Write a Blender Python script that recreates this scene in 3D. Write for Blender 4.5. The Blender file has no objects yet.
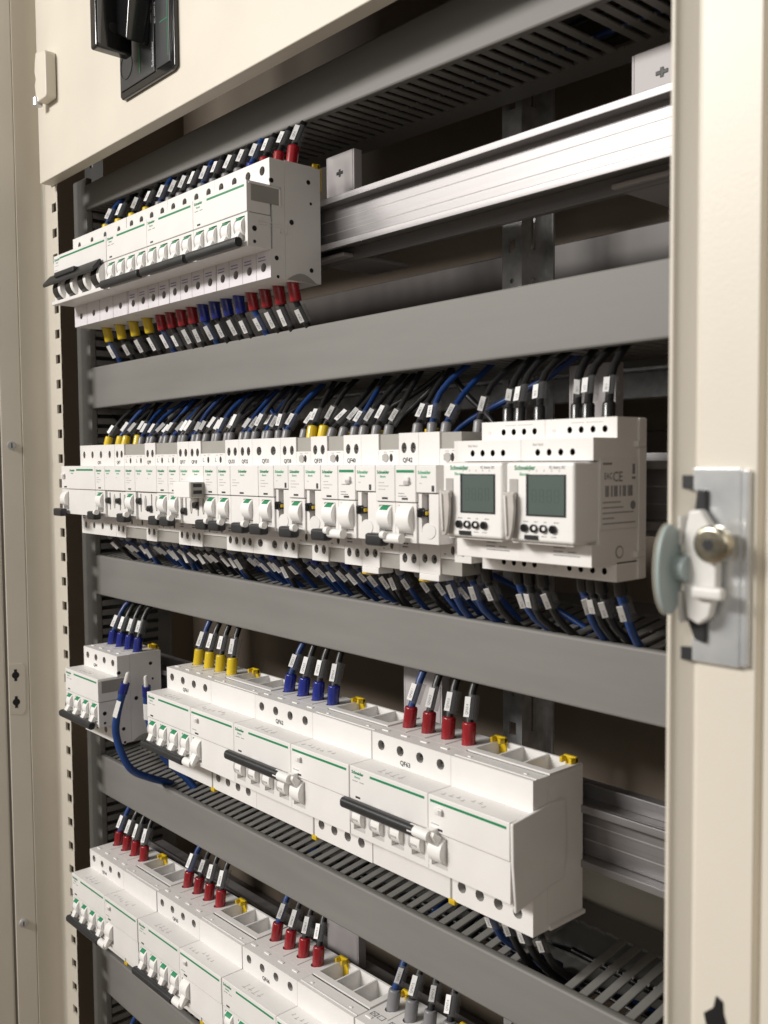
import bpy, bmesh, math, random
from mathutils import Vector, Matrix
random.seed(7)
MM = 0.001
sc = bpy.context.scene
C = sc.collection

# ------------------------------------------------------------------ materials
MATS = {}
def nmat(name, col, rough=.5, metal=0., noise=.0, nscale=60., bump=0., bscale=400., spec=.5, coat=0., stretch=None, dirt=0.):
    m = bpy.data.materials.new(name); m.use_nodes = True
    nt = m.node_tree; b = nt.nodes['Principled BSDF']
    b.inputs['Base Color'].default_value = (*col, 1); b.inputs['Roughness'].default_value = rough
    b.inputs['Metallic'].default_value = metal; b.inputs['Specular IOR Level'].default_value = spec
    b.inputs['Coat Weight'].default_value = coat
    tc = nt.nodes.new('ShaderNodeTexCoord'); src = tc.outputs['Object']
    if stretch:
        mp = nt.nodes.new('ShaderNodeMapping'); mp.inputs['Scale'].default_value = stretch
        nt.links.new(src, mp.inputs['Vector']); src = mp.outputs['Vector']
    if noise or metal == 1.:
        n = nt.nodes.new('ShaderNodeTexNoise'); n.inputs['Scale'].default_value = nscale; n.inputs['Detail'].default_value = 5
        nt.links.new(src, n.inputs['Vector'])
        r = nt.nodes.new('ShaderNodeValToRGB')
        k = noise
        r.color_ramp.elements[0].color = (*[c*(1-k) for c in col], 1); r.color_ramp.elements[0].position = .3
        r.color_ramp.elements[1].color = (*[min(1, c*(1+k)) for c in col], 1); r.color_ramp.elements[1].position = .7
        nt.links.new(n.outputs['Fac'], r.inputs['Fac']); nt.links.new(r.outputs['Color'], b.inputs['Base Color'])
        mr = nt.nodes.new('ShaderNodeMapRange'); mr.inputs['To Min'].default_value = rough*.8; mr.inputs['To Max'].default_value = min(1, rough*1.25)
        nt.links.new(n.outputs['Fac'], mr.inputs['Value']); nt.links.new(mr.outputs['Result'], b.inputs['Roughness'])
    if bump:
        n2 = nt.nodes.new('ShaderNodeTexNoise'); n2.inputs['Scale'].default_value = bscale; n2.inputs['Detail'].default_value = 3
        nt.links.new(src, n2.inputs['Vector'])
        bp_ = nt.nodes.new('ShaderNodeBump'); bp_.inputs['Strength'].default_value = bump; bp_.inputs['Distance'].default_value = .0004
        nt.links.new(n2.outputs['Fac'], bp_.inputs['Height']); nt.links.new(bp_.outputs['Normal'], b.inputs['Normal'])
    MATS[name] = m
    return m
nmat('white_plastic', (.79, .775, .76), .42, noise=.025, nscale=35, bump=.12, bscale=1500)
nmat('bright_plastic', (.84, .83, .815), .38, noise=.02, bump=.06, bscale=1500)
nmat('lilac_label', (.71, .68, .72), .5, noise=.03)
nmat('grey_plastic', (.34, .325, .30), .5, noise=.04)  # grey blocks, seams and gasket; also paints shade onto the recess plate
nmat('hole_plastic', (.40, .385, .37), .6)  # shade inside holes put into a darker tone; also serves grey sliders
nmat('green', (.012, .23, .095), .45)
nmat('pale_green', (.10, .40, .22), .45)
nmat('print_grey', (.22, .22, .23), .6)
nmat('print_light', (.50, .48, .48), .6)
nmat('print_dark', (.03, .03, .035), .6)
nmat('print_blue', (.17, .16, .36), .6)
nmat('print_white', (.55, .57, .57), .5)
nmat('dark_plastic', (.022, .023, .025), .38, noise=.15, bump=.15, bscale=1200)
nmat('black', (.006, .006, .007), .5)
nmat('gloss_black', (.008, .008, .009), .16, coat=.3)
nmat('duct_grey', (.205, .199, .188), .52, noise=.06, nscale=16, stretch=(.5, 1, 4), bump=.10, bscale=1500, spec=.35)
nmat('dark_upright', (.035, .033, .03), .6, noise=.1)
nmat('cream_paint', (.68, .635, .55), .42, noise=.035, nscale=11, bump=.22, bscale=900)
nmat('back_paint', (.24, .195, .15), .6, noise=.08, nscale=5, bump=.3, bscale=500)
nmat('cross_paint', (.105, .092, .086), .5, noise=.06, nscale=6)
nmat('bracket_paint', (.46, .43, .43), .5, noise=.05, nscale=14)
nmat('aluminium', (.30, .288, .292), .42, .6, noise=.05, nscale=120, stretch=(.05, 3, 9), bump=.05, bscale=260)
nmat('galvanised', (.60, .61, .62), .36, .65, noise=.22, nscale=90, bump=.2, bscale=200)
nmat('zinc_plate', (.86, .89, .93), .22, .7, noise=.14, nscale=60, bump=.15, bscale=120)
nmat('brass_nickel', (.50, .46, .36), .22, 1., noise=.25, nscale=220)
nmat('screw_metal', (.36, .35, .33), .38, 1., noise=.3, nscale=600)
nmat('knob_paint', (.36, .43, .43), .4, noise=.06)
nmat('cap_red', (.27, .008, .014), .26, coat=.2, noise=.1)
nmat('cap_blue', (.010, .020, .20), .26, coat=.2, noise=.1)
nmat('cap_yellow', (.70, .50, .015), .30, coat=.2, noise=.08)
nmat('cap_grey', (.20, .20, .21), .35, noise=.1)
nmat('cap_white', (.75, .74, .72), .35, noise=.05)
nmat('cap_black', (.009, .009, .010), .28, coat=.2)
nmat('cable_black', (.010, .010, .011), .38, noise=.2)
nmat('cable_blue', (.009, .046, .19), .38, noise=.12)
nmat('clip_yellow', (.66, .45, .01), .35, noise=.1)
nmat('paper', (.86, .86, .86), .5)
nmat('lcd', (.095, .125, .115), .12, noise=.06, nscale=25, coat=.4)
nmat('lcd_segment', (.078, .105, .096), .2)
nmat('smoke_flap', (.52, .49, .46), .22, noise=.12, nscale=120, coat=.5)
def vary(name, k):
    m = MATS[name]; nt = m.node_tree; b = nt.nodes['Principled BSDF']; lk_ = b.inputs['Base Color'].links
    src = lk_[0].from_socket
    oi = nt.nodes.new('ShaderNodeObjectInfo'); mr = nt.nodes.new('ShaderNodeMapRange'); mr.inputs['To Min'].default_value = 1-k; mr.inputs['To Max'].default_value = 1+k*.4
    nt.links.new(oi.outputs['Random'], mr.inputs['Value'])
    hs = nt.nodes.new('ShaderNodeHueSaturation'); nt.links.new(mr.outputs['Result'], hs.inputs['Value']); nt.links.new(src, hs.inputs['Color'])
    nt.links.new(hs.outputs['Color'], b.inputs['Base Color'])
for n_, k_ in (('white_plastic', .05), ('duct_grey', .06), ('cap_red', .2), ('cap_yellow', .15), ('cap_blue', .2), ('cable_blue', .3)): vary(n_, k_)
def clear():
    m = bpy.data.materials.new('clear_sleeve'); m.use_nodes = True; nt = m.node_tree
    for n in list(nt.nodes):
        if n.type != 'OUTPUT_MATERIAL': nt.nodes.remove(n)
    out = [n for n in nt.nodes if n.type == 'OUTPUT_MATERIAL'][0]
    t = nt.nodes.new('ShaderNodeBsdfTransparent'); t.inputs[0].default_value = (.88, .88, .88, 1)
    g = nt.nodes.new('ShaderNodeBsdfPrincipled'); g.inputs['Base Color'].default_value = (.42, .42, .43, 1); g.inputs['Roughness'].default_value = .14
    mx = nt.nodes.new('ShaderNodeMixShader'); mx.inputs[0].default_value = .13
    nt.links.new(t.outputs[0], mx.inputs[1]); nt.links.new(g.outputs[0], mx.inputs[2]); nt.links.new(mx.outputs[0], out.inputs[0])
    MATS['clear_sleeve'] = m
clear()

def weighted_normals(me, cosmax=math.cos(math.radians(50))):
    """area weighted corner normals, so that broad flat faces stay flat beside their small bevels"""
    np_ = len(me.polygons)
    N = [p.normal.copy() for p in me.polygons]; A = [p.area for p in me.polygons]
    vf = [[] for _ in range(len(me.vertices))]
    for p in me.polygons:
        for v in p.vertices: vf[v].append(p.index)
    out = [None]*len(me.loops)
    for p in me.polygons:
        n = N[p.index]
        for li, v in zip(p.loop_indices, p.vertices):
            fs = vf[v]
            if len(fs) == 1: out[li] = n[:]; continue
            acc = Vector((0, 0, 0))
            for q in fs:
                m = N[q]
                if n.dot(m) > cosmax: acc += m*A[q]
            out[li] = acc.normalized()[:] if acc.length > 0 else n[:]
    me.normals_split_custom_set(out)

# ------------------------------------------------------------------ mesh helper (millimetres)
class MB:
    def __init__(s): s.v = []; s.f = []; s.m = []; s.mats = []
    def mi(s, mat):
        if mat not in s.mats: s.mats.append(mat)
        return s.mats.index(mat)
    def add(s, vs, fs, mat):
        o = len(s.v); s.v += [tuple(p) for p in vs]; k = s.mi(mat)
        for f in fs: s.f.append(tuple(i+o for i in f)); s.m.append(k)
        return s
    def box(s, x0, x1, y0, y1, z0, z1, mat='white_plastic', skip=''):
        vs = [(x, y, z) for x in (x0, x1) for y in (y0, y1) for z in (z0, z1)]
        F = {'l': (0, 1, 3, 2), 'r': (4, 6, 7, 5), 'f': (0, 4, 5, 1), 'k': (2, 3, 7, 6), 'b': (0, 2, 6, 4), 't': (1, 5, 7, 3)}
        return s.add(vs, [F[k] for k in F if k not in skip], mat)
    def rbox(s, x0, x1, y0, y1, z0, z1, r, mat='white_plastic', seg=2):
        bm = bmesh.new()
        bmesh.ops.create_cube(bm, size=1)
        for v in bm.verts: v.co = Vector(((x0+x1)/2+v.co.x*(x1-x0), (y0+y1)/2+v.co.y*(y1-y0), (z0+z1)/2+v.co.z*(z1-z0)))
        bmesh.ops.bevel(bm, geom=bm.edges[:], offset=r, segments=seg, affect='EDGES', profile=.5)
        return s.frombm(bm, mat)
    def frombm(s, bm, mat):
        bm.verts.ensure_lookup_table(); bm.verts.index_update()
        s.add([v.co[:] for v in bm.verts], [[v.index for v in f.verts] for f in bm.faces], mat); bm.free(); return s
    def prism(s, poly, a0, a1, axis='x', mat='white_plastic'):
        # poly in the two remaining axes, in order (y,z) / (x,z) / (x,y)
        def P(a, u, w): return {'x': (a, u, w), 'y': (u, a, w), 'z': (u, w, a)}[axis]
        n = len(poly); vs = [P(a0, *p) for p in poly]+[P(a1, *p) for p in poly]
        fs = [tuple(range(n))[::-1], tuple(range(n, 2*n))]+[(i, (i+1) % n, n+(i+1) % n, n+i) for i in range(n)]
        return s.add(vs, fs, mat)
    def bprism(s, poly, a0, a1, axis, r, mat='white_plastic', seg=2):
        t = MB(); t.prism(poly, a0, a1, axis, mat)
        bm = bmesh.new(); vv = [bm.verts.new(p) for p in t.v]
        for f in t.f: bm.faces.new([vv[i] for i in f])
        bmesh.ops.recalc_face_normals(bm, faces=bm.faces[:])
        bmesh.ops.bevel(bm, geom=bm.edges[:], offset=r, segments=seg, affect='EDGES', profile=.5)
        return s.frombm(bm, mat)
    def cyl(s, c, d, L, r, n=16, mat='white_plastic', r2=None, ra=None):
        c = Vector(c); d = Vector(d).normalized(); r2 = r if r2 is None else r2
        a = d.cross(Vector((0, 0, 1))) if abs(d.z) < .9 else d.cross(Vector((1, 0, 0)))
        a.normalize(); b = d.cross(a)
        vs = []
        for k, rr in ((0, r), (1, r2)):
            for i in range(n):
                t = 2*math.pi*i/n; vs.append(c+d*L*k+a*rr*math.cos(t)+b*rr*math.sin(t))
        return s.add(vs, [tuple(range(n))[::-1], tuple(range(n, 2*n))]+[(i, (i+1) % n, n+(i+1) % n, n+i) for i in range(n)], mat)
    def tube(s, path, r, n=10, mat='cable_black', cap=True, ell=1.0, side=None):
        P = [Vector(p) for p in path]; rs = r if isinstance(r, (list, tuple)) else [r]*len(P)
        vs = []; pa = None
        for i, p in enumerate(P):
            d = (P[min(i+1, len(P)-1)]-P[max(i-1, 0)]).normalized()
            ref = side or Vector((1, 0, 0))
            a = (ref-d*ref.dot(d)).normalized(); b = d.cross(a)
            for k in range(n):
                t = 2*math.pi*k/n; vs.append(p+a*rs[i]*math.cos(t)+b*rs[i]*ell*math.sin(t))
        fs = [(i*n+k, i*n+(k+1) % n, (i+1)*n+(k+1) % n, (i+1)*n+k) for i in range(len(P)-1) for k in range(n)]
        if cap: fs += [tuple(range(n))[::-1], tuple(range((len(P)-1)*n, len(P)*n))]
        return s.add(vs, fs, mat)
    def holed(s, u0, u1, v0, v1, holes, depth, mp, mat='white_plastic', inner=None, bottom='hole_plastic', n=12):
        """a face from (u0,v0) to (u1,v1) with a single row of pocket holes; holes = (u, v, ru, rv, kind)"""
        holes = sorted(holes); cuts = [u0]+[(holes[i][0]+holes[i+1][0])/2 for i in range(len(holes)-1)]+[u1]
        inner = inner or mat
        for i, (hu, hv, ru, rv, kind) in enumerate(holes):
            a, b = cuts[i], cuts[i+1]
            corners = [(a, v0), (b, v0), (b, v1), (a, v1)]
            angs = [math.atan2(c[1]-hv, c[0]-hu) for c in corners]
            if kind == 'c': angs += [2*math.pi*k/n-math.pi for k in range(n)]
            angs = sorted(set(round(t, 5) for t in angs)); N = len(angs)
            ins, outs = [], []
            for t in angs:
                dx, dy = math.cos(t), math.sin(t)
                ts = []
                if dx > 1e-6: ts.append((b-hu)/dx)
                if dx < -1e-6: ts.append((a-hu)/dx)
                if dy > 1e-6: ts.append((v1-hv)/dy)
                if dy < -1e-6: ts.append((v0-hv)/dy)
                T = min(ts); outs.append((hu+dx*T, hv+dy*T))
            if kind == 'c': ins = [(hu+ru*math.cos(t), hv+rv*math.sin(t)) for t in angs]
            else:
                for (ou, ov) in outs:
                    su = -1 if ou < hu else 1; sv = -1 if ov < hv else 1
                    ins.append((hu+su*ru, hv+sv*rv))
            vs = [mp(u, v, 0) for u, v in outs]+[mp(u, v, 0) for u, v in ins]+[mp(u, v, depth) for u, v in ins]
            s.add(vs, [(k, (k+1) % N, N+(k+1) % N, N+k) for k in range(N)], mat)
            s.add(vs, [(N+k, N+(k+1) % N, 2*N+(k+1) % N, 2*N+k) for k in range(N)], inner)
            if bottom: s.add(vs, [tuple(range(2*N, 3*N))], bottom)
        return s
    def mesh(s, name, smooth=True, norm=True):
        me = bpy.data.meshes.new(name)
        me.from_pydata([tuple(c*MM for c in p) for p in s.v], [], s.f)
        for m in s.mats: me.materials.append(MATS[m])
        me.polygons.foreach_set('material_index', s.m)
        bm = bmesh.new(); bm.from_mesh(me)
        if norm: bmesh.ops.recalc_face_normals(bm, faces=bm.faces[:])
        bm.to_mesh(me); bm.free()
        if smooth:
            me.polygons.foreach_set('use_smooth', [True]*len(me.polygons))
            weighted_normals(me)
        return me
    def build(s, name, parent=None, loc=(0, 0, 0), smooth=True):
        o = bpy.data.objects.new(name, s.mesh(name, smooth)); C.objects.link(o)
        o.location = Vector(loc)*MM
        if parent: o.parent = parent
        return o

def thing(name, label, cat, loc=(0, 0, 0), group=None, roty=0):
    o = bpy.data.objects.new(name, None); C.objects.link(o); o.empty_display_size = .01
    o.location = Vector(loc)*MM; o.rotation_euler = (0, roty, 0)
    o['label'] = label; o['category'] = cat
    if group: o['group'] = group
    return o
def tag(o, label, cat, group=None):
    o['label'] = label; o['category'] = cat
    if group: o['group'] = group
    return o
def inst(name, me, parent, loc, rot=(0, 0, 0)):
    o = bpy.data.objects.new(name, me); C.objects.link(o); o.parent = parent
    o.location = Vector(loc)*MM; o.rotation_euler = rot; return o

_tc = {}
def tmesh(s, size, mat, sx=1.0, bold=0.0):
    k = (s, size, mat, sx, bold)
    if k in _tc: return _tc[k]
    cu = bpy.data.curves.new('writing', 'FONT'); cu.body = s; cu.size = size*MM; cu.resolution_u = 2; cu.offset = bold*MM
    cu.align_x = 'LEFT'
    t = bpy.data.objects.new('writing', cu); C.objects.link(t)
    dg = bpy.context.evaluated_depsgraph_get(); dg.update()
    me = bpy.data.meshes.new_from_object(t.evaluated_get(dg)); me.name = 'writing'
    bpy.data.objects.remove(t)
    me.materials.clear(); me.materials.append(MATS[mat])
    for v in me.vertices: v.co = Vector((v.co.x*sx, 0, v.co.y))
    _tc[k] = me
    return me
def text(name, s, size, mat, parent, loc, rot=(0, 0, 0), sx=1.0, bold=0.0):
    return inst(name, tmesh(s, size, mat, sx, bold), parent, loc, rot)
def fmap(y0=0, sgn=1):     # front face at y0, depth goes back
    return lambda u, v, d: (u, y0+d, v)
def tmap(z0): return lambda u, v, d: (u, v, z0-d)
def bmap(z0): return lambda u, v, d: (u, v, z0+d)

# shared small meshes ---------------------------------------------------------
def screw_mesh(r):
    m = MB(); m.cyl((0, 0, 0), (0, 1, 0), 2, r, 14, 'screw_metal')
    m.box(-r*.85, r*.85, -.12, .1, -.45, .45, 'black'); m.box(-.45, .45, -.14, .1, -r*.85, r*.85, 'black')
    return m.mesh('terminal_screw')
SCREW = screw_mesh(2.5); SCREW_S = screw_mesh(2.1); SCREW_L = screw_mesh(3.6)
def hub_mesh(w, r, up, lever=True):
    """rocker hub with lever; origin on the hub axis"""
    m = MB()
    prof = []
    n = 26
    for i in range(n):
        t = 2*math.pi*i/n; prof.append((-math.cos(t)*r, math.sin(t)*r))
    m.bprism(prof, -w/2, w/2, 'x', .5, 'bright_plastic', 1)
    s = 1 if up else -1
    lev = [(-r*.86, s*3.0), (-r-2.6, s*9.5), (-r-1.6, s*11.6), (-r*.45, s*7.4)]
    if lever: m.bprism(lev, -w/2+2.2, w/2-2.2, 'x', .5, 'bright_plastic', 1)
    return m.mesh('toggle')
def arc_patch(w, r, a0, a1, mat, name):
    m = MB(); n = 6
    vs = []
    for i in range(n+1):
        t = math.radians(a0+(a1-a0)*i/n)
        for x in (-w/2, w/2):
            for rr in (r, r-.6): vs.append((x, -math.cos(t)*rr, math.sin(t)*rr))
    fs = []
    for i in range(n):
        o = i*4; p = o+4
        fs += [(o, p, p+2, o+2), (o+1, o+3, p+3, p+1), (o, o+1, p+1, p), (o+2, p+2, p+3, o+3)]
    fs += [(0, 2, 3, 1), (n*4, n*4+1, n*4+3, n*4+2)]
    m.add(vs, fs, mat); return m.mesh(name)
HUB_D = hub_mesh(10.4, 7.6, False); HUB_U = hub_mesh(10.4, 7.6, True)
HUB_2 = hub_mesh(10.6, 7.9, False, False)
GREEN_W = arc_patch(6.8, 7.95, 34, 72, 'green', 'green_indicator')
OFF_P = arc_patch(5.2, 7.9, -6, -16, 'print_light', 'off_mark')
GROOVE = arc_patch(1.7, 7.75, -34, 40, 'print_light', 'side_groove')

def nose_block(m, x0, x1, zc0=-22.5, zc1=22.5, y=-19.5, pockets=(), back=0, seam=0.8, mat='white_plastic', yl=None):
    """front nose: label field above, toggle field (with open pockets) below"""
    yl = y if yl is None else yl
    m.rbox(x0+.15, x1-.15, y, back+.5, seam+.25, zc1, .55, mat)
    # lower field
    a, b = x0+.15, x1-.15
    m.box(a, b, yl+.5, back+.5, zc0, seam-.25, mat, skip='f')
    zt, zb = seam-.25, zc0
    fm = lambda u, v, d: (u, yl+.5+d, v)
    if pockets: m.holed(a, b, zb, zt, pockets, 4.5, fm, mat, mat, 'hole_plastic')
    else: m.add([fm(a, zb, 0), fm(b, zb, 0), fm(b, zt, 0), fm(a, zt, 0)], [(0, 1, 2, 3)], mat)

def shoulder_block(m, x0, x1, ztop, zbot, D=45, split=13, fholes=None, fhb=None, tholes=None, bholes=None, bmat='white_plastic', pockets=None, nz=22.5, hdepth=6, opentop=False):
    """the terminal part: a front slab with screw holes and a rear body with wire entries"""
    a, b = x0+.12, x1-.12
    for (z0, z1, hol, mt) in ((nz-.5, ztop, fholes, 'white_plastic'), (zbot, -nz+.5, fhb, bmat)):
        m.box(a, b, 0, split-.25, z0, z1, 'white_plastic', skip='f')
        f = fmap(0)
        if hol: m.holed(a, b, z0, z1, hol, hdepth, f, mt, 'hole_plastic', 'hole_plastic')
        else: m.add([f(a, z0, 0), f(b, z0, 0), f(b, z1, 0), f(a, z1, 0)], [(0, 1, 2, 3)], mt)
    m.box(a, b, 2, split-.25, -nz+.4, nz-.4)
    m.box(a, b, split, D, zbot, ztop, skip='tb')
    for (z, hol, fm) in ((ztop, tholes, tmap(ztop)), (zbot, bholes, bmap(zbot))):
        if opentop and z == ztop: continue
        if hol: m.holed(a, b, split, D, hol, 14 if hol is pockets else 9, fm, 'white_plastic', 'white_plastic' if hol is pockets else 'hole_plastic', 'white_plastic' if hol is pockets else 'black')
        else: m.add([fm(a, split, 0), fm(b, split, 0), fm(b, D, 0), fm(a, D, 0)], [(0, 1, 2, 3)], 'white_plastic')

def clip(parent, x, z, y=45, w=9, up=True):
    m = MB(); s = 1 if up else -1
    m.rbox(x-w/2, x+w/2, y+.5, y+3, z-16*s if up else z, z+2*s if up else z+16, .6, 'clip_yellow', 1)
    m.rbox(x-w/2, x-w/2+2.4, y-5, y+1.5, min(z+.6*s, z+4*s), max(z+.6*s, z+4*s), .5, 'clip_yellow', 1)
    m.rbox(x+w/2-2.4, x+w/2, y-5, y+1.5, min(z+.6*s, z+4*s), max(z+.6*s, z+4*s), .5, 'clip_yellow', 1)
    m.rbox(x-w/2, x+w/2, y-1.2, y+1.4, min(z+.6*s, z+4.4*s), max(z+.6*s, z+4.4*s), .5, 'clip_yellow', 1)
    return m.build('rail_clip', parent)

def logo(parent, x, z, y, size=2.9, sub=True, mat='green'):
    text('maker_logo', 'Schneider', size, mat, parent, (x, y, z), bold=.10)
    if sub: text('maker_logo', 'Electric', size*.62, 'pale_green', parent, (x+size*1.0, y, z-size*.85), bold=.05)

def stripe(parent, x0, x1, z, y, h=1.5):
    MB().box(x0, x1, y-.14, y+.05, z, z+h, 'green').build('green_stripe', parent)
def marks(parent, x, z, y, rows, mat='print_grey', lw=.45, name='small_print', seed=0):
    """fine print too small to read: short broken dashes"""
    rnd = random.Random(seed); m = MB()
    for (dx, dz, w) in rows:
        u = x+dx
        while u < x+dx+w:
            k = rnd.uniform(.5, 1.6); m.box(u, min(u+k, x+dx+w), y-.12, y+.04, z+dz, z+dz+lw, mat); u += k+.35
    return m.build(name, parent)

# ------------------------------------------------------------------ devices
def four_pole(root, x0=0, ztop=41.3, zbot=-42, up=False, tag_text=None, pitch=18, holes_bottom=True, lilac=False, bar=True, tagx=26, seed=0, logo_on=True, stripex1=None, nz=22.5):
    W = 4*pitch
    m = MB()
    px = [x0+pitch*(i+.5) for i in range(4)]
    fh = [(x, ztop-7.5, 3.3, 3.3, 'c') for x in px]
    fb = [(x, zbot+(8.0 if lilac else 9), 3.2, 3.2, 'c') for x in px] if holes_bottom else None
    shoulder_block(m, x0, x0+W, ztop, zbot, fholes=fh, fhb=fb, hdepth=4.5, tholes=[(x, 25.5, 4.3, 5.5, 'c') for x in px],
                   bholes=[(x, 25.5, 4.3, 5.5, 'c') for x in px], bmat='lilac_label' if lilac else 'white_plastic', nz=nz)
    hc = -9.2
    nose_block(m, x0, x0+W, -nz, nz, pockets=[(x, hc-.8, 5.7, 8.7, 'r') for x in px])
    for x in px:      # little cover nubs on top of the terminal front
        m.rbox(x-9.4+3, x-9.4+9, 6.4, 8.6, ztop-.2, ztop+.6, .2, 'bright_plastic', 1)
        m.box(x+8.9, x+9.1, 13, 40, ztop-.05, ztop+.5, 'white_plastic')
    if not lilac: m.box(x0+.3, x0+W-.3, -.1, .1, -nz-7, -nz-2.2, 'lilac_label')
    m.build('housing', root)
    for x in px:
        inst('terminal_screw', SCREW, root, (x, 3.0, ztop-7.5))
        if fb: inst('terminal_screw', SCREW, root, (x, 2.8, fb[0][1]))
        t = inst('toggle', HUB_U if up else HUB_D, root, (x, -15.6 if up else -14.6, hc+.6))
        inst('side_groove', GROOVE, t, (-3.7, 0, 0))
        if not up: inst('green_indicator', GREEN_W, t, (0, 0, 0))
        else: inst('off_mark', OFF_P, t, (0, 0, 0))
    if bar:
        zb = 1.4 if up else -20.2; m = MB()
        y = -27.0 if up else -25.0
        prof = [(y-3.2, zb-1.6), (y-1.7, zb-3.5), (y+1.9, zb-3.5), (y+3.4, zb-1.6), (y+3.4, zb+1.6), (y+1.8, zb+3.2), (y-1.7, zb+3.2), (y-3.2, zb+1.6)]
        m.bprism(prof, x0+2.5, x0+W-2.5, 'x', .6, 'dark_plastic', 1)
        m.build('handle_bar', root)
    y = -19.5
    if logo_on:
        stripe(root, x0+20, x0+W-3 if stripex1 is None else stripex1, 18.4, y)
        logo(root, x0+2.2, 18.0, y-.12)
    marks(root, x0+3, 13.2, y, [(0, 0, 5), (7, 0, 4)], seed=seed)
    MB().box(x0+6, x0+10.5, y-.12, y+.05, 2.6, 3.9, 'print_dark').build('small_print', root)
    if lilac:
        for x in px: marks(root, x-6.5, zbot+15, 0, [(0, 0, 9), (0, -2.2, 9)], 'print_blue', .7, seed=int(x))
    if lilac:
        sm = MB()
        for i in range(1, 4): sm.box(x0+pitch*i-.18, x0+pitch*i+.18, -.12, .1, zbot+.2, -nz, 'grey_plastic')
        sm.box(x0-.1, x0+.35, -.3, .2, zbot, -nz, 'grey_plastic'); sm.build('pole_seams', root)
    # grey wiring diagram printed on the step above the nose
    d = MB()
    for i in range(4):
        d.box(x0+W*.30+i*6, x0+W*.30+i*6+4, -15+i % 2*1.5, -14.4+i % 2*1.5, nz-.05, nz+.12, 'print_light')
        d.box(x0+W*.30+i*6+1.6, x0+W*.30+i*6+2.1, -15, -9, nz-.05, nz+.12, 'print_light')
    d.build('wiring_diagram', root)
    if tag_text: text('circuit_number', tag_text, 4.2, 'print_dark', root, (x0+tagx, -.15, nz+2.2), bold=.08)

def vigi(root, x0, ztop, zbot, up=False, W=63, seed=0, nz=22.5, cover=False):
    m = MB(); a, b = x0+.12, x0+W-.12
    hx = [x0+8.6+i*14.4 for i in range(4)]
    shoulder_block(m, x0, x0+W, ztop, zbot, fhb=[(x, zbot+10.5, 3.5, 3.5, 'c') for x in hx], nz=nz, split=13, opentop=True)
    # rear top with three open troughs (walls stand above a sunken floor)
    m.holed(a, b, 14.5, 44, [(x0+10.5+i*19.5, 31, 9.0, 11.3, 'r') for i in range(3)], 14,
            tmap(ztop+.9), 'white_plastic', 'white_plastic', 'white_plastic')
    m.box(a, b, 14.5, 44, ztop-.2, ztop+.9, skip='tb')
    m.box(a, b, 3, 4, ztop-.05, ztop+.35); m.rbox(x0+8, x0+10.5, 6, 7.6, ztop-.2, ztop+.5, .2, 'bright_plastic', 1); m.rbox(x0+W-12, x0+W-9.5, 6, 7.6, ztop-.2, ztop+.5, .2, 'bright_plastic', 1)
    nose_block(m, x0, x0+W, -nz, nz, pockets=[(x0+9, -10.2, 6.6, 9.2, 'r')])
    m.box(x0+.3, x0+W-.3, -.1, .1, -nz-6.5, -nz-1.5, 'lilac_label')
    m.build('earth_leakage_housing', root)
    for x in hx: inst('terminal_screw', SCREW, root, (x, 4.8, zbot+10.5))
    t = inst('toggle', HUB_U if up else HUB_D, root, (x0+9, -15.6 if up else -14.2, -8.8)); t.scale = (1.05, 1.15, 1.12)
    z = 1.4 if up else -20.6
    yy = -27.0 if up else -23.6
    l = MB(); l.cyl((x0-7, yy, z), (1, 0, 0), 16, 3.3, 14, 'bright_plastic'); l.rbox(x0+3, x0+8.5, yy, -18, z-2.5, z+2.6, .7, 'bright_plastic')
    l.build('coupling_lever', root)
    stripe(root, x0+2, x0+W-2.5, 18.4, -19.5)
    b_ = MB(); b_.rbox(x0+6.5, x0+12.5, -21.2, -19, 12.2, 16.2, .6, 'white_plastic', 1); b_.box(x0+10, x0+12.6, -21.3, -19.4, 13, 15.4, 'print_light')
    b_.build('test_button', root)
    marks(root, x0+3, 5.6, -19.5, [(0, 0, 6)], seed=seed+3)
    MB().box(x0+7, x0+12, -19.64, -19.4, 2.6, 3.9, 'print_dark').build('small_print', root)
    d = MB(); rnd = random.Random(seed)
    for i in range(7):
        u = x0+6+i*5; v = -15+rnd.uniform(0, 5)
        d.box(u, u+rnd.uniform(1.5, 4), v, v+.5, nz-.05, nz+.12, 'print_light'); d.box(u+1, u+1.6, v, v+3, nz-.05, nz+.12, 'print_light')
    d.build('wiring_diagram', root)
    marks(root, x0+14, -nz-.9, 0, [(0, 0, 3), (5, 0, 3), (9.5, 0, 2)], seed=seed+9)
    s = MB(); s.box(x0-.9, x0+.5, -.35, 0, zbot+1, -nz-1, 'grey_plastic'); s.build('gap_seam', root)
    c = MB(); c.rbox(x0-2, x0+3.5, -1, 4, zbot-2.6, zbot+.8, .5, 'clip_yellow', 1); c.build('rail_clip', root)
    clip(root, x0+3, ztop, 41)
    if cover:
        poly = [(-19.2, nz-.4), (14, nz+3.0), (26, nz+3.0), (27.6, 9), (27.2, -6), (24.6, -nz+2), (12, -nz+1), (-16.5, -nz-5.5), (-18.8, 0)]
        cv = MB(); cv.bprism([(y, z) for y, z in poly], x0+W-.3, x0+W+2.0, 'x', .7, 'white_plastic', 2)
        cv.build('side_cover', root)
        clip(root, x0+W-6, ztop, 41)
        e = MB(); e.box(x0+W-.2, x0+W+2.0, 13.2, 45, zbot+.3, zbot+2.5); e.build('side_rib', root)

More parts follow.
